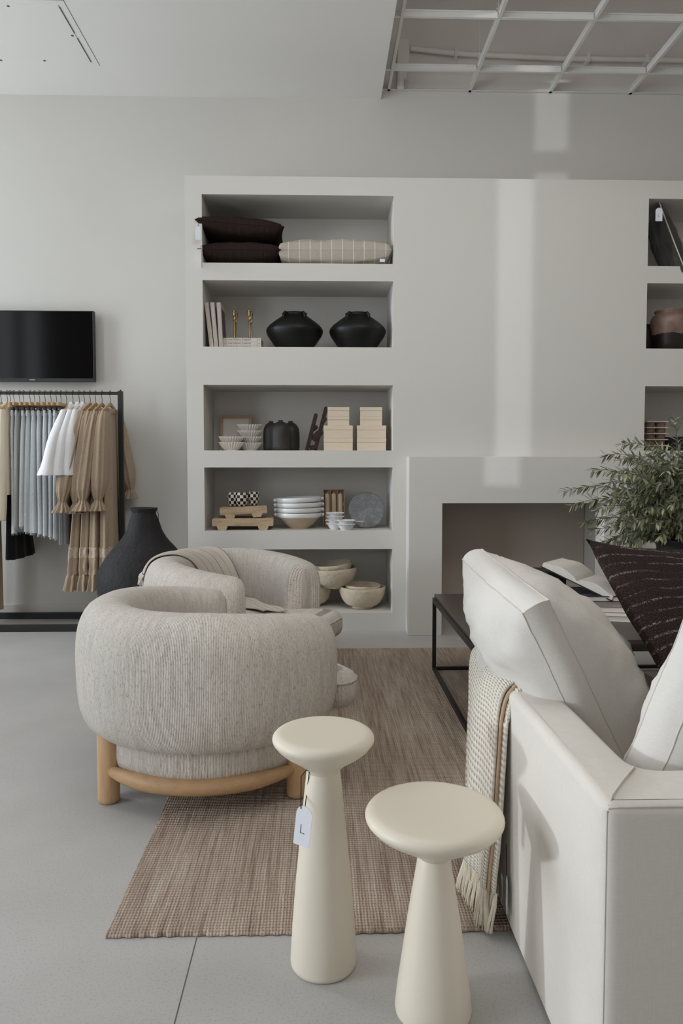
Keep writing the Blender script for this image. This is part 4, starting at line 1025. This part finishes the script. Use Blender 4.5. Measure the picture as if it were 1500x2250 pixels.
# ---- bottom shelf: paper mache bowls
def mache(label,loc,rb,rt,h,tilt=(0,0),seed=0,foot=.012):
    t=thing('paper_mache_bowl',label,'bowl',loc,0,'rough papier mache bowls on the bottom shelf'); t.rotation_euler=(tilt[0],tilt[1],0)
    P=[(rb*.8,0),(rb,.001),(rb*.98,foot),(rb*1.05,foot*1.6)]
    for i in range(1,11): f=i/10; P.append((rb*1.05+(rt-rb*1.05)*math.sin(f*PI/2)**.9,foot*1.6+(h-foot*1.6)*(1-math.cos(f*PI/2))**.9 if f<1 else h))
    th=.013
    P+=[(rt-th*.5,h+.004)]+[(max(.01,r-th),z+ th*.6) for r,z in P[-2:3:-1]]+[(.004,foot*1.6+th)]
    m=MB().lathe(P,60); m.jit(lambda p:Vector((.006*nz(p,9,seed),.006*nz(p,9,seed+3),.008*nz(p,7,seed+6) if p.z>h*.7 else .004*nz(p,14,seed))))
    zm=min(p.z for p in m.v); m.jit(lambda p:Vector((0,0,-zm if p.z<foot else 0)))
    m.build('body',M['mache'],t,angle=80); return t
Yb=5.665
mache('large papier mache bowl at the right end of the bottom shelf',(WX(796,Yb),Yb,F5+.0003),.085,.183,.165,seed=1)
mache('papier mache bowl nested inside the large right one',(WX(796,Yb)-.005,Yb,F5+.062),.06,.142,.120,(R(2),R(2)),5)
mache('papier mache bowl standing under the tilted pair, half hidden by the armchair',(WX(684,5.76),5.76,F5+.0003),.075,.155,.155,seed=9)
mache('papier mache bowl stacked on top of the standing one',(WX(735,5.69),5.69,F5+.158),.085,.175,.155,(R(2),R(-2)),13)
mache('tilted papier mache bowl nested in the upper bowl',(WX(736,5.69),5.69,F5+.228),.07,.145,.12,(R(3),R(-8)),17)

# ---- right hand niches
RY=5.62
t=thing('velvet_pillow','dark olive velvet pillow with pale piping in the top right niche','pillow',(WX(1478,RY),RY,F1+.21))
A=W(1447,442,5.53); B=W(1508,600,5.43); v=(A-B).normalized(); u=Vector((.22,.93,.0)); u=(u-v*u.dot(v)).normalized()
mid=A.lerp(B,.5)-Vector(t.location); L=(A-B).length
m,e=knife_pillow(.21,L/2,.085,.05,26,6,.014,.36); M4=frame4(mid+u*.21,u,v); m.xf(M4); m.build('cover',M['olivevelvet'],t,angle=80)
n4=len(e)//4; MB().tube([M4@p for p in e[3*n4:]+e[:1]],.005,8).build('piping',M['lumbar'],t)
p=W(1447,486,5.44); price_tag((p.x,5.44,p.z),R(0),.052,.098,'white arched price tag hanging on the olive velvet pillow',[(p.x,5.44,p.z+.09),W(1446,447,5.46)],mark=True)
jr=thing('glazed_jar','brown glazed jar with a dark lower band in the second right niche','jar',(WX(1466,RY+.02),RY+.02,F2+.0003))
MB().lathe([(.10,0),(.105,.004),(.118,.06),(.135,.14),(.147,.20),(.148,.245),(.135,.275),(.115,.287),(.112,.30),(.121,.309),(.118,.316),(.105,.314),(.10,.28),(.12,.2),(.09,.03),(.003,.02)],56).build('body',M['jar'],jr,angle=70)
db=thing('dark_crock','dark brown crock half hidden behind the glazed jar','jar',(2.58,5.83,F2+.0003))
MB().lathe([(.09,0),(.10,.005),(.115,.08),(.118,.18),(.10,.225),(.09,.235),(.08,.23),(.09,.15),(.004,.02)],40).build('body',M['darkbowl'],db)
z=F3+.0003
for i in range(5):
    Y=5.60; x0,x1=(1419,1462.5)
    lab=('bottom','second from bottom','middle','second from top','topmost')[i]
    cx_=WX(1443,Y)
    t=thing('tiered_tray','%s pale tray of the tiered stack in the third right niche'%lab,'tray',(cx_,Y+.08,z),0,'stacked pale trays in the right niche')
    MB().b(-.085,.085,-.08,.08,.036,.046).build('tray_top',M['slate'],t,smooth=False,bevel=.002)
    for k in (-1,1): MB().lathe([(.030,0),(.036,.004),(.040,.03),(.036,.036)],20,(k*.042,-.03,0),capt=True).build('pot_foot',M['terracotta'],t)
    z+=.0463
bb=thing('black_basket','low black woven basket in the third right niche','basket',(2.86,5.66,F3+.0003))
m=MB().lathe(bowlprof(.16,.175,.105,.008,.004,.6,12),80,mod=lambda a,r,zz:(r*(1+.02*math.sin(a*30)*math.sin(zz*250)),zz)); m.build('body',M['darkdecor'],bb)
db=thing('wooden_bowl','dark wooden bowl in the fourth right niche behind the olive branches','bowl',(2.75,5.68,F4+.0003))
MB().lathe(bowlprof(.08,.2,.11,.012,.006,.6,10),56).build('body',M['darkbowl'],db)
# ------------------------------------------------------------------ television
Yt=5.955; a=W(205,683,Yt); b=W(205,838.5,Yt); th_=a.z-b.z; tw=1.02
tv=thing('television','wall mounted black television above the clothes rack, cut off at the left','television',(a.x-tw/2,Yt,b.z))
MB().b(-tw/2,tw/2,.008,.05,0,th_).b(-tw/2+.2,tw/2-.2,.05,.094,.1,th_-.08).build('housing',M['plasticblack'],tv,smooth=False,bevel=.004)
MB().b(-tw/2,tw/2,0,.012,0,.026).b(-tw/2,tw/2,0,.012,th_-.008,th_).b(-tw/2,-tw/2+.008,0,.012,.026,th_-.008).b(tw/2-.008,tw/2,0,.012,.026,th_-.008).build('bezel',M['plasticblack'],tv,smooth=False,bevel=.002)
MB().b(-tw/2+.008,tw/2-.008,.004,.009,.024,th_-.008).build('screen',M['screen'],tv,smooth=False)
bx_=W(71,836,Yt).x-(a.x-tw/2); MB().b(bx_-.022,bx_+.022,-.0008,0,.009,.018).build('badge',M['badge'],tv,smooth=False)

# ------------------------------------------------------------------ clothes rack
YR=5.74; zr=WZ(864,YR,150); PX=W(265,900,YR).x; XE=-3.25
rk=thing('clothes_rack','black square tube clothes rack under the television, full of hanging clothes','clothes rack',(PX,YR,0))
t_=.018
MB().b(-t_,t_,-t_,t_,.0,zr+.016).build('post',M['black'],rk,smooth=False,bevel=.002)
MB().b(XE-PX-t_,XE-PX+t_,-t_,t_,.0,zr+.016).build('post',M['black'],rk,smooth=False,bevel=.002)
MB().b(XE-PX+t_,-t_,-.012,.012,zr-.012,zr+.012).build('hanging_rail',M['black'],rk,smooth=False,bevel=.002)
MB().lathe([(.007,zr+.016),(.007,zr+.026),(.002,zr+.029)],12,capb=False).build('rail_bolt',M['black'],rk)
for y0,y1 in ((5.491-YR,5.531-YR),(5.948-YR,5.988-YR)): MB().b(XE-PX,t_,y0,y1,.0,.05).build('base_rail',M['black'],rk,smooth=False,bevel=.002)
for x in (XE-PX,-.02): MB().b(x-.018,x+.018,5.531-YR,5.948-YR,.0,.05).build('base_crossbar',M['black'],rk,smooth=False,bevel=.002)
# ---- hangers
def hx(px): return W(px,864,YR).x
def hookm(zc):
    P=[(.0,.004,zc)]; c=[]
    for k in range(15):
        a=R(-30+k*17); c.append((0,.0165*math.cos(a)+0,.016*math.sin(a)+.001))
    # hook sits over the rail
    return c
def hook_mesh(zlow):
    c=[(0,.019*math.cos(R(a)),.019*math.sin(R(a))+.003) for a in range(-25,200,18)]
    c=[Vector(p) for p in c]; c+= [Vector((0,-.019,-.012)),Vector((0,-.006,-.028)),Vector((0,0,-.045)),Vector((0,0,zlow))]
    return MB().tube(c,.0021,6)
hangers={}
def coat_hanger(label,px):
    t=thing('coat_hanger',label,'hanger',(hx(px),YR,zr),0,'wooden hangers on the clothes rack')
    if 'coat' in hangers:
        bpy.data.objects.remove(t); t=dup(hangers['coat'],(hx(px),YR,zr),0,label); return t
    pr=[]; 
    for k in range(21):
        y=-.215+.43*k/20; d=abs(y)/.215; pr.append((y,-.070-.075*d**1.15))
    o=[(y,z) for y,z in pr]+[(y,z-(.030-.012*(abs(y)/.215))) for y,z in pr[::-1]]
    MB().prism(o,-.0065,.0065,'x').build('shoulder_bar',M['hang'],t,smooth=False,bevel=.003)
    hook_mesh(-.075).build('hook',M['black'],t); hangers['coat']=t; return t
def clip_hanger(label,px):
    if 'clip' in hangers: return dup(hangers['clip'],(hx(px),YR,zr),0,label)
    t=thing('clip_hanger',label,'hanger',(hx(px),YR,zr),0,'wooden clip hangers holding denim')
    MB().b(-.008,.008,-.20,.20,-.108,-.083).build('bar',M['hang'],t,smooth=False,bevel=.002)
    hook_mesh(-.085).build('hook',M['black'],t)
    for y in (-.13,.13): MB().b(-.010,.010,y-.012,y+.012,-.165,-.118).b(-.003,.003,y-.003,y+.003,-.12,-.105).build('clip',M['plasticblack'],t,smooth=False,bevel=.002)
    hangers['clip']=t; return t
# ---- cloth lofts: horizontal sections, long in y (front to back), thin in x
def loft(rows_,n=72,seed=0,rip=1.0):
    """rows: (z, half y, half x, cx, cy, ripple amplitude, ripple count)"""
    m=MB(); K=len(rows_)
    def f(u,v):
        x=v*(K-1); i=min(int(x),K-2); g=x-i; g2=g*g*(3-2*g) if False else g
        a=[p+(q-p)*g2 for p,q in zip(rows_[i],rows_[i+1])]
        z,hy,hxx,cx,cy,am,cnt=a; t=2*PI*u
        cs,sn=math.cos(t),math.sin(t)
        px=hxx*math.copysign(abs(cs)**.8,cs); py=hy*math.copysign(abs(sn)**.8,sn)
        r=am*rip*(math.sin(t*round(rows_[0][6])+seed+1.2*nz((v*1.5,seed,u),2,seed))+.6*nz((math.cos(t)*2,math.sin(t)*2,v*1.2),2,seed+2))
        return (cx+px+r*.9*(cs if abs(cs)>.2 else .2*math.copysign(1,cs)),cy+py+r*.8*sn,z+.004*nz((math.cos(t)*2,math.sin(t)*2,v*2),2,seed)*(1 if v>.9 else 0))
    m.grid(f,n,K*5,1,1); return m
def shirt(label,px,mat,length,sl,group,name,cat,seed=0,swing=(0,0),cuffr=.045,sleeve_w=(.05,.055),collar=True,dx=0):
    X=hx(px); t=thing(name,label,cat,(X,YR,zr),0,group)
    b=[(-.082,.055,.016,0,0,0,9),(-.10,.10,.022,0,0,.001,9),(-.13,.17,.026,0,0,.002,9),(-.165,.215,.030,0,0,.003,9),(-.25,.222,.032,0,0,.004,9),(-.40,.225,.034,0,0,.005,9),(-.60,.23,.036,dx*.6,0,.007,9),(-length,.235,.038,dx,0,.009,9)]
    loft(b,72,seed).build('body',mat,t,angle=80)
    for s_ in (-1,1):
        y0=s_*.195; L=sl; sx,sy=swing
        sy=sy*(1 if s_<0 else .25); 
        rws=[]
        for k in range(9):
            f=k/8; rws.append((-.14-L*f,(.035+(sleeve_w[1]-.035)*min(1,f*2.2)) if f<.85 else (sleeve_w[1]+(cuffr-sleeve_w[1])*(f-.85)/.15),(.022+(sleeve_w[0]-.022)*min(1,f*1.8)) if f<.85 else (sleeve_w[0]+(cuffr*.8-sleeve_w[0])*(f-.85)/.15),sx*f*(1 if s_<0 else .3),y0+(s_*.045*min(1,f*2.5))-sy*f,.002+.003*f,3))
        o=loft(rws,48,seed+s_*3).build('sleeve',mat,t,angle=80)
        sd_=o.modifiers.new('thick','SOLIDIFY'); sd_.thickness=.002
    if collar: MB().tube([(.0,-.058+.116*k/8,-.080-.010*math.sin(PI*k/8)) for k in range(9)],[.012]*9,8).build('collar',mat,t)
    return t
def jeans(label,px,mat,length,seed,hem=.20,lean=0,fray=True):
    X=hx(px); t=thing('denim_trousers',label,'trousers',(X,YR,zr),0,'denim trousers on clip hangers')
    b=[(-.150,.155,.010,0,0,.001,4),(-.185,.160,.013,0,0,.0025,4),(-.30,.175,.019,0,0,.005,4),(-.45,.178,.021,lean*.3,0,.007,4),(-.70,.185,.024,lean*.6,0,.010,4),(-length,hem,.028,lean,0,.014,4)]
    loft(b,72,seed).build('legs',mat,t,angle=80)
    wb=[(-.142,.157,.013,0,0,.002,11),(-.150,.161,.015,0,0,.003,11),(-.178,.164,.016,0,0,.003,11),(-.188,.162,.014,0,0,.003,11)]
    o=loft(wb,60,seed+1).build('waistband',mat,t,angle=80)
    if fray:
        rnd=random.Random(seed); m=MB()
        for k in range(70):
            a=2*PI*k/70+rnd.uniform(-.04,.04); y=hem*math.copysign(abs(math.sin(a))**.8,math.sin(a)); x=lean+.027*math.cos(a)
            m.tube([(x,y,-length+.004),(x+rnd.uniform(-.004,.004),y+rnd.uniform(-.006,.006),-length-rnd.uniform(.006,.022))],.0011,4)
        m.build('frayed_hem',M['fray'],t)
    return t
def dress(label,px,seed,cuffs,dx=0,mat='tan'):
    X=hx(px); t=thing('ruffled_dress',label,'dress',(X,YR,zr),0,'tan ruffled dresses on the rack')
    zh=-1.50
    b=[(-.13,.115,.028,0,0,.006,8),(-.165,.19,.034,0,0,.008,8),(-.24,.205,.038,0,0,.006,8),(-.45,.20,.040,dx*.2,0,.007,8),(-.80,.215,.044,dx*.5,0,.009,8),(-1.18,.24,.048,dx*.8,0,.011,8)]
    loft(b,96,seed).build('gown',M[mat],t,angle=80)
    loft([(-1.175,.242,.050,dx*.8,0,.011,8),(-1.20,.244,.0505,dx*.82,0,.011,8),(-1.255,.248,.051,dx*.86,0,.012,8)],96,seed).build('lace_band',M['tanlace'],t,angle=80)
    loft([(-1.25,.248,.050,dx*.86,0,.011,8),(-1.38,.252,.052,dx*.9,0,.012,8)],96,seed).build('skirt_panel',M[mat],t,angle=80)
    o=loft([(-1.375,.248,.050,dx*.9,0,.008,13),(-1.39,.258,.055,dx*.9,0,.010,13),(-1.44,.272,.060,dx*.95,0,.014,13),(zh,.285,.066,dx,0,.018,13)],120,seed+2).build('hem_ruffle',M[mat],t,angle=80)
    loft([(-.122,.118,.030,0,0,.006,24),(-.135,.14,.036,0,0,.010,24),(-.16,.165,.036,0,0,.006,24)],120,seed+4,1).build('gathered_neckline',M[mat],t,angle=80)
    for s_,(ex,ey,zc) in zip((-1,1),cuffs):
        y0=s_*.185; rws=[]
        prof=[(0,.030,.024),(.06,.060,.036),(.2,.070,.042),(.4,.076,.046),(.6,.086,.052),(.75,.092,.056),(.86,.080,.050),(.95,.046,.034),(1,.026,.024)]
        for f,ry,rx in prof: rws.append((-.15+(zc+.15)*f,ry,rx,ex*f,y0+s_*.03*min(1,f*4)+ey*f,.004+.006*f*(1-f)*2,9))
        loft(rws,64,seed+s_*5).build('sleeve',M[mat],t,angle=80)
        e=rws[-1]; o=loft([(zc+.006,.025,.023,e[3],e[4],.003,11),(zc-.012,.030,.028,e[3],e[4],.005,11),(zc-.04,.046,.042,e[3],e[4]-.004,.010,11),(zc-.075,.060,.056,e[3]-.004,e[4]-.008,.015,11)],88,seed+s_*7).build('cuff_ruffle',M[mat],t,angle=80)
        sd_=o.modifiers.new('thick','SOLIDIFY'); sd_.thickness=.002
    return t
# cream jackets at the left edge
for i,(px,lab) in enumerate(((2.4,'leftmost'),(16.4,'second from left'),(30.5,'third from left, nearest the denim'))):
    coat_hanger('wooden hanger of the %s cream jacket'%lab,px)
    shirt('cream long sleeved jacket, %s'%lab,px,M['creamfab'],.78,.87-.02*i,'cream jackets at the left of the rack','jacket','jacket',3+i,(-.01,.02),.040,(.040,.052))
coat_hanger('wooden hanger of the black dress among the cream jackets',23)
X=hx(23); t=thing('black_dress','long black dress hanging behind the cream sleeves at the left of the rack','dress',(X,YR+.02,zr))
loft([(-.12,.08,.012,0,0,.002,9),(-.18,.17,.012,0,0,.002,9),(-.6,.18,.018,.01,.01,.004,9),(-.95,.20,.034,.025,.02,.006,9),(-1.275,.225,.05,.04,.01,.009,9)],72,4).build('gown',M['blackfab'],t,angle=80)
# beige coat at the very edge
coat_hanger('wooden hanger of the long beige coat at the far left end',-20); X=hx(-20); t=thing('long_coat','long beige coat hanging at the far left edge of view','coat',(X,YR,zr))
loft([(-.10,.10,.02,0,0,.002,9),(-.17,.21,.03,0,0,.003,9),(-.8,.22,.035,-.05,0,.006,9),(-1.72,.24,.045,-.06,0,.009,9)],72,14).build('coat_body',M['beigefab'],t,angle=80)
dn=[('denimA',1.17,.0),('denimB',1.13,-.01),('denimA',1.12,-.012),('denimC',1.16,-.01),('denimA',1.17,-.012),('denimC',1.18,.0),('denimA',1.19,.0),('denimC',1.20,.004),('denimA',1.21,.006),('denimD',1.26,.01)]
names=['first','second','third','fourth','fifth','sixth','seventh','eighth','ninth','last']
for i,(px,(mt,L,ln)) in enumerate(zip((43,52,66,76,87,99,112,124,134,146),dn)):
    kind={'denimA':'pale blue','denimB':'grey green','denimC':'mid blue','denimD':'slate grey'}[mt]
    clip_hanger('wooden clip hanger of the %s denim pair from left'%names[i],px)
    jeans('%s denim trousers with frayed hem, %s denim pair from left'%(kind,names[i]),px,M[mt],L-.10,20+i,.195,ln,mt!='denimD')
for i,(px,lab) in enumerate(((160,'left'),(174,'middle'),(185,'right'))):
    coat_hanger('wooden hanger of the %s white shirt'%lab,px)
    shirt('white short sleeved shirt, %s of three between denim and tan dresses'%lab,px,M['whitefab'],.70-.01*i,.49,'white shirts on the rack','shirt','shirt',40+i,(-.07+.02*i,.13-.04*i),.085,(.05,.085),dx=-.02)
cf=[((-.12,-.10,-.83),(.0,.03,-.83)),((-.07,-.06,-.84),(.0,.03,-.84)),((-.06,-.10,-.82),(.02,.03,-.80)),((-.02,-.07,-.82),(.085,.0,-.755))]
for i,(px,lab) in enumerate(((198,'leftmost'),(210,'second from left'),(224,'third from left'),(242,'rightmost, next to the rack post'))):
    coat_hanger('wooden hanger of the %s tan dress'%lab,px)
    dress('tan linen dress with lace band and ruffled hem, %s'%lab,px,60+i,cf[i],(-.10,-.05,-.02,.0)[i])

# ------------------------------------------------------------------ big black floor vase
Yv=4.85; Xv=WX(315,Yv); kv=Yv/1600.0
fv=thing('floor_vase','big rough black clay floor vase behind the armchairs beside the clothes rack','vase',(Xv,Yv,0))
P=[(.15,0),(.165,.004),(.19,.06)]
for y,r in ((1372,74),(1345,88),(1320,97),(1297,101),(1280,102.5),(1265,101.5),(1250,97),(1235,89),(1221,80),(1210,71.5),(1200,63),(1190,53.5),(1180,46.5),(1165,38.5),(1150,33.5),(1137,29.5),(1129,26.5),(1124,26.5),(1120,29.5)): P.append((r*kv,WZ(y,Yv,315)))
zt=WZ(1116,Yv,315); P+=[(30*kv,zt),(26*kv,zt+.002),(22*kv,zt-.02),(22*kv,zt-.06),(40*kv,zt-.2),(.004,zt-.22)]
m=MB().lathe(P,96); m.jit(lambda p:Vector((.006*nz(p,6,2)+.003*nz(p,20,5),.006*nz(p,6,7)+.003*nz(p,20,8),0)) if p.z>.02 else Vector((0,0,0)))
m.build('body',M['clay'],fv,angle=80)
hh_=[W(344,1122,Yv-.02)-Vector((Xv,Yv,0)),W(347.5,1128,Yv-.02)-Vector((Xv,Yv,0)),W(348,1142,Yv-.02)-Vector((Xv,Yv,0)),W(350,1163,Yv-.02)-Vector((Xv,Yv,0))]
MB().tube(hh_,.0022,6).build('wire_handle',M['stringy'],fv)
# ------------------------------------------------------------------ potted olive branches on the coffee table
PY=3.86; PXc=W(1512,1182,PY).x; zrim=WZ(1183,PY,1480)
pl=thing('potted_olive','leafy olive branches in a dark flared pot on the coffee table at right','potted plant',(PXc,PY,TZ))
H=zrim-TZ
MB().lathe([(.10,0),(.112,.003),(.15,H*.3),(.172,H*.55),(.168,H*.75),(.158,H*.86),(.165,H*.92),(.196,H*.97),(.200,H),(.19,H+.002),(.165,H*.95),(.15,H*.86),(.003,H*.85)],64).build('pot',M['potdark'],pl,angle=70)
MB().lathe([(.156,H*.885),(.08,H*.90),(.003,H*.905)],40,capb=False).build('soil',M['soil'],pl)
rnd=random.Random(21)
tips=[(1240,1082,.10),(1258,1110,-.10),(1300,1036,.05),(1285,1150,-.05),(1300,1166,.12),(1330,1000,.15),(1368,978,.0),(1345,1040,-.15),(1322,1188,-.12),(1345,1192,.02),(1375,1192,-.10),(1395,1200,-.16),(1475,916,.02),(1418,980,.1),(1440,985,-.05),(1475,985,.15),(1330,1100,.2),(1310,1120,-.2),(1350,1080,.0),(1340,1150,.1),(1365,1130,-.18),(1390,1060,.2),(1400,1020,-.1),(1430,1040,.18),(1385,1100,-.05),(1375,1160,.18),(1420,1120,-.22),(1450,1060,-.2),(1480,1030,.1),(1500,1000,-.05),(1410,1150,-.2),(1440,1150,-.24),(1470,1110,-.24),(1490,1150,-.2),(1500,1080,.2),(1355,1110,.12),(1325,1060,.12),(1360,1012,-.08),(1390,1005,.1),(1440,1010,.2),(1465,1020,-.15),(1400,1085,.16),(1430,1085,-.1),(1380,1140,.02),(1455,1130,.16)]
tips+=[(rnd.uniform(1500,1680),rnd.uniform(975,1180),rnd.uniform(-.25,.25)) for k in range(34)]
tips+=[(rnd.uniform(1345,1500),rnd.uniform(1030,1185),rnd.uniform(-.26,.2)) for k in range(30)]
stems=MB(); lv=MB()
def leaf(p,d,n_,L,w):
    d=d.normalized(); s_=d.cross(n_); 
    if s_.length<1e-4: return
    s_.normalize(); up=s_.cross(d)
    c=[]
    bend=rnd.uniform(-.25,.25)*L
    for f,wf in ((0,.12),(.25,.8),(.5,1),(.78,.62),(1,.04)):
        q=p+d*(L*f)-up*(bend*f*f); c.append((q-s_*w*wf+up*w*.25*wf,q,q+s_*w*wf+up*w*.25*wf))
    vs=[v for r_ in c for v in r_]; fs=[]
    for i in range(4):
        fs.append([i*3,i*3+1,i*3+4,i*3+3]); fs.append([i*3+1,i*3+2,i*3+5,i*3+4])
    lv.add(vs,fs)
O=Vector((PXc,PY,TZ))
for (px,py,dy) in tips:
    tip=W(px,py,PY+dy)-O; b0=Vector((rnd.uniform(-.09,.09),rnd.uniform(-.09,.09),H*.89))
    dist=(tip-b0).length; hor=Vector((tip.x-b0.x,tip.y-b0.y,0))
    ctrl=b0+hor*.35+Vector((0,0,max(.05,(tip.z-b0.z)*.9)+.16*hor.length+rnd.uniform(0,.08)))
    n=max(8,int(dist/.028)); pts=[]
    for i in range(n+1):
        f=i/n; p=b0*(1-f)**2+ctrl*2*f*(1-f)+tip*f*f; p+=Vector((nz((f*3,px*.1,0),1.5),nz((f*3,px*.1,5),1.5),nz((f*3,px*.1,9),1.5)))*.012*f; pts.append(p)
    stems.tube(pts,[.0034*(1-.7*i/n) for i in range(n+1)],5)
    step=.0125; ln=0; tot=sum((a-b).length for a,b in zip(pts,pts[1:])); nxt=tot*.30; k=0
    for i in range(n):
        seg=pts[i+1]-pts[i]; sl=seg.length
        while nxt<ln+sl:
            p=pts[i].lerp(pts[i+1],(nxt-ln)/sl); T=seg.normalized(); side=T.cross(Vector((math.sin(k*1.3+px),math.cos(k*1.3+px),.3))).normalized()
            for s_ in (1,-1):
                d=T*rnd.uniform(.5,.95)+side*s_*rnd.uniform(.5,.95)+Vector((0,0,-rnd.uniform(.1,.95)))
                leaf(p,d,Vector((rnd.uniform(-.5,.5),rnd.uniform(-.5,.5),1)),rnd.uniform(.046,.072)*(1-.2*(nxt/tot)**4),rnd.uniform(.0055,.0088))
            k+=1; nxt+=step*rnd.uniform(.8,1.3)
        ln+=sl
    leaf(pts[-1],pts[-1]-pts[-2],Vector((0,0,1)),.045,.005)
stems.build('branches',M['stem'],pl); lv.build('foliage',M['leaf'],pl,angle=80)

# ------------------------------------------------------------------ books on the coffee table
def flatbook(name,label,cen,w,d,th,rz,cover,group,extra=None,tilt=0,z0=TZ):
    t=thing(name,label,'book',(cen[0],cen[1],z0),rz,group); t.rotation_euler=(0,tilt,rz)
    MB().b(-w/2+.004,w/2-.004,-d/2+.004,d/2-.001,.003,th-.003).build('pages',M['paper'],t,smooth=False)
    MB().b(-w/2,w/2,-d/2,d/2,0,.003).b(-w/2,w/2,-d/2,d/2,th-.003,th).b(-w/2,-w/2+.004,-d/2,d/2,.003,th-.003).build('cover',cover,t,smooth=False,bevel=.001)
    return t
q1=W(1362,1362,3.62); b1=flatbook('coffee_table_book','pale cream coffee table book at the bottom of the pile',(q1.x+.05,3.78),.34,.42,.030,R(-14),M['bookwhite'],'coffee table books behind the cushion')
q2=W(1352,1340,3.68); b2=flatbook('coffee_table_book','grey coffee table book with small pale lettering, second from bottom',(q2.x+.03,3.83),.32,.38,.030,R(-9),M['greybook'],'coffee table books behind the cushion',z0=TZ+.0305)
text('MAT',.016,M['inklight'],b2,Matrix.Translation((.005,-.155,.0303))@Matrix.Rotation(R(8),4,'Z'),'cover_title',.05)
q3=W(1315,1305,3.85); b3=flatbook('coffee_table_book','coffee table book with a dark photo cover under the open book',(q3.x+.02,3.94),.34,.30,.028,R(-4),M['blackcover'],'coffee table books behind the cushion',z0=TZ+.0612)
MB().b(-.15,.15,-.13,.13,.0281,.0286).build('cover_photo',M['pagephoto'],b3,smooth=False)
PL=W(1192,1240,4.02); PR=W(1345,1314,3.78); cen=PL.lerp(PR,.5)
ob=thing('open_book','open white paged book lying face up and tilted on top of the pile','book',tuple(cen))
e1=(PR-PL).normalized(); e2=Vector((.35,.93,.10)); e2=(e2-e1*e2.dot(e1)).normalized(); e3=e1.cross(e2); L=(PR-PL).length
def prof(s): # curved page profile across the spread
    return .022*math.exp(-((abs(s-.0)-.10)/.07)**2)+.008-.014*math.exp(-(s/.012)**2)
m=MB(); nS=40
def pg(u,v):
    s_=(u-.5)*L; return e1*s_+e2*(v*.30)+e3*prof(s_)
m.grid(pg,nS,4); m.grid(lambda u,v:e1*((u-.5)*L)+e2*0+e3*(prof((u-.5)*L)*(1-v)-.012*v),nS,2); m.grid(lambda u,v:e1*((u-.5)*L)+e2*.30+e3*(prof((u-.5)*L)*(1-v)-.012*v),nS,2)
for uu in (0,1): m.grid(lambda u,v:e1*((uu-.5)*L)+e2*(u*.30)+e3*(prof((uu-.5)*L)*(1-v)-.012*v),4,2)
m.build('pages',M['paper'],ob,angle=50)
m=MB(); m.add([e1*(x*L/2*1.02)+e2*y+e3*z for z in (-.0125,-.017) for x,y in ((-1,-.006),(1,-.006),(1,.306),(-1,.306))],[[0,1,2,3],[7,6,5,4],[0,4,5,1],[1,5,6,2],[2,6,7,3],[3,7,4,0]]); m.build('cover',M['blackcover'],ob,smooth=False)

kb=thing('storage_box','small dark box on the coffee table propping up the high side of the open book','box',(1.315,4.14,TZ),R(-8))
MB().b(-.075,.075,-.11,.11,0,.14).build('body',M['darkdecor'],kb,smooth=False,bevel=.003)
MB().b(-.078,.078,-.113,.113,.141,.178).build('lid',M['darkdecor'],kb,smooth=False,bevel=.003)
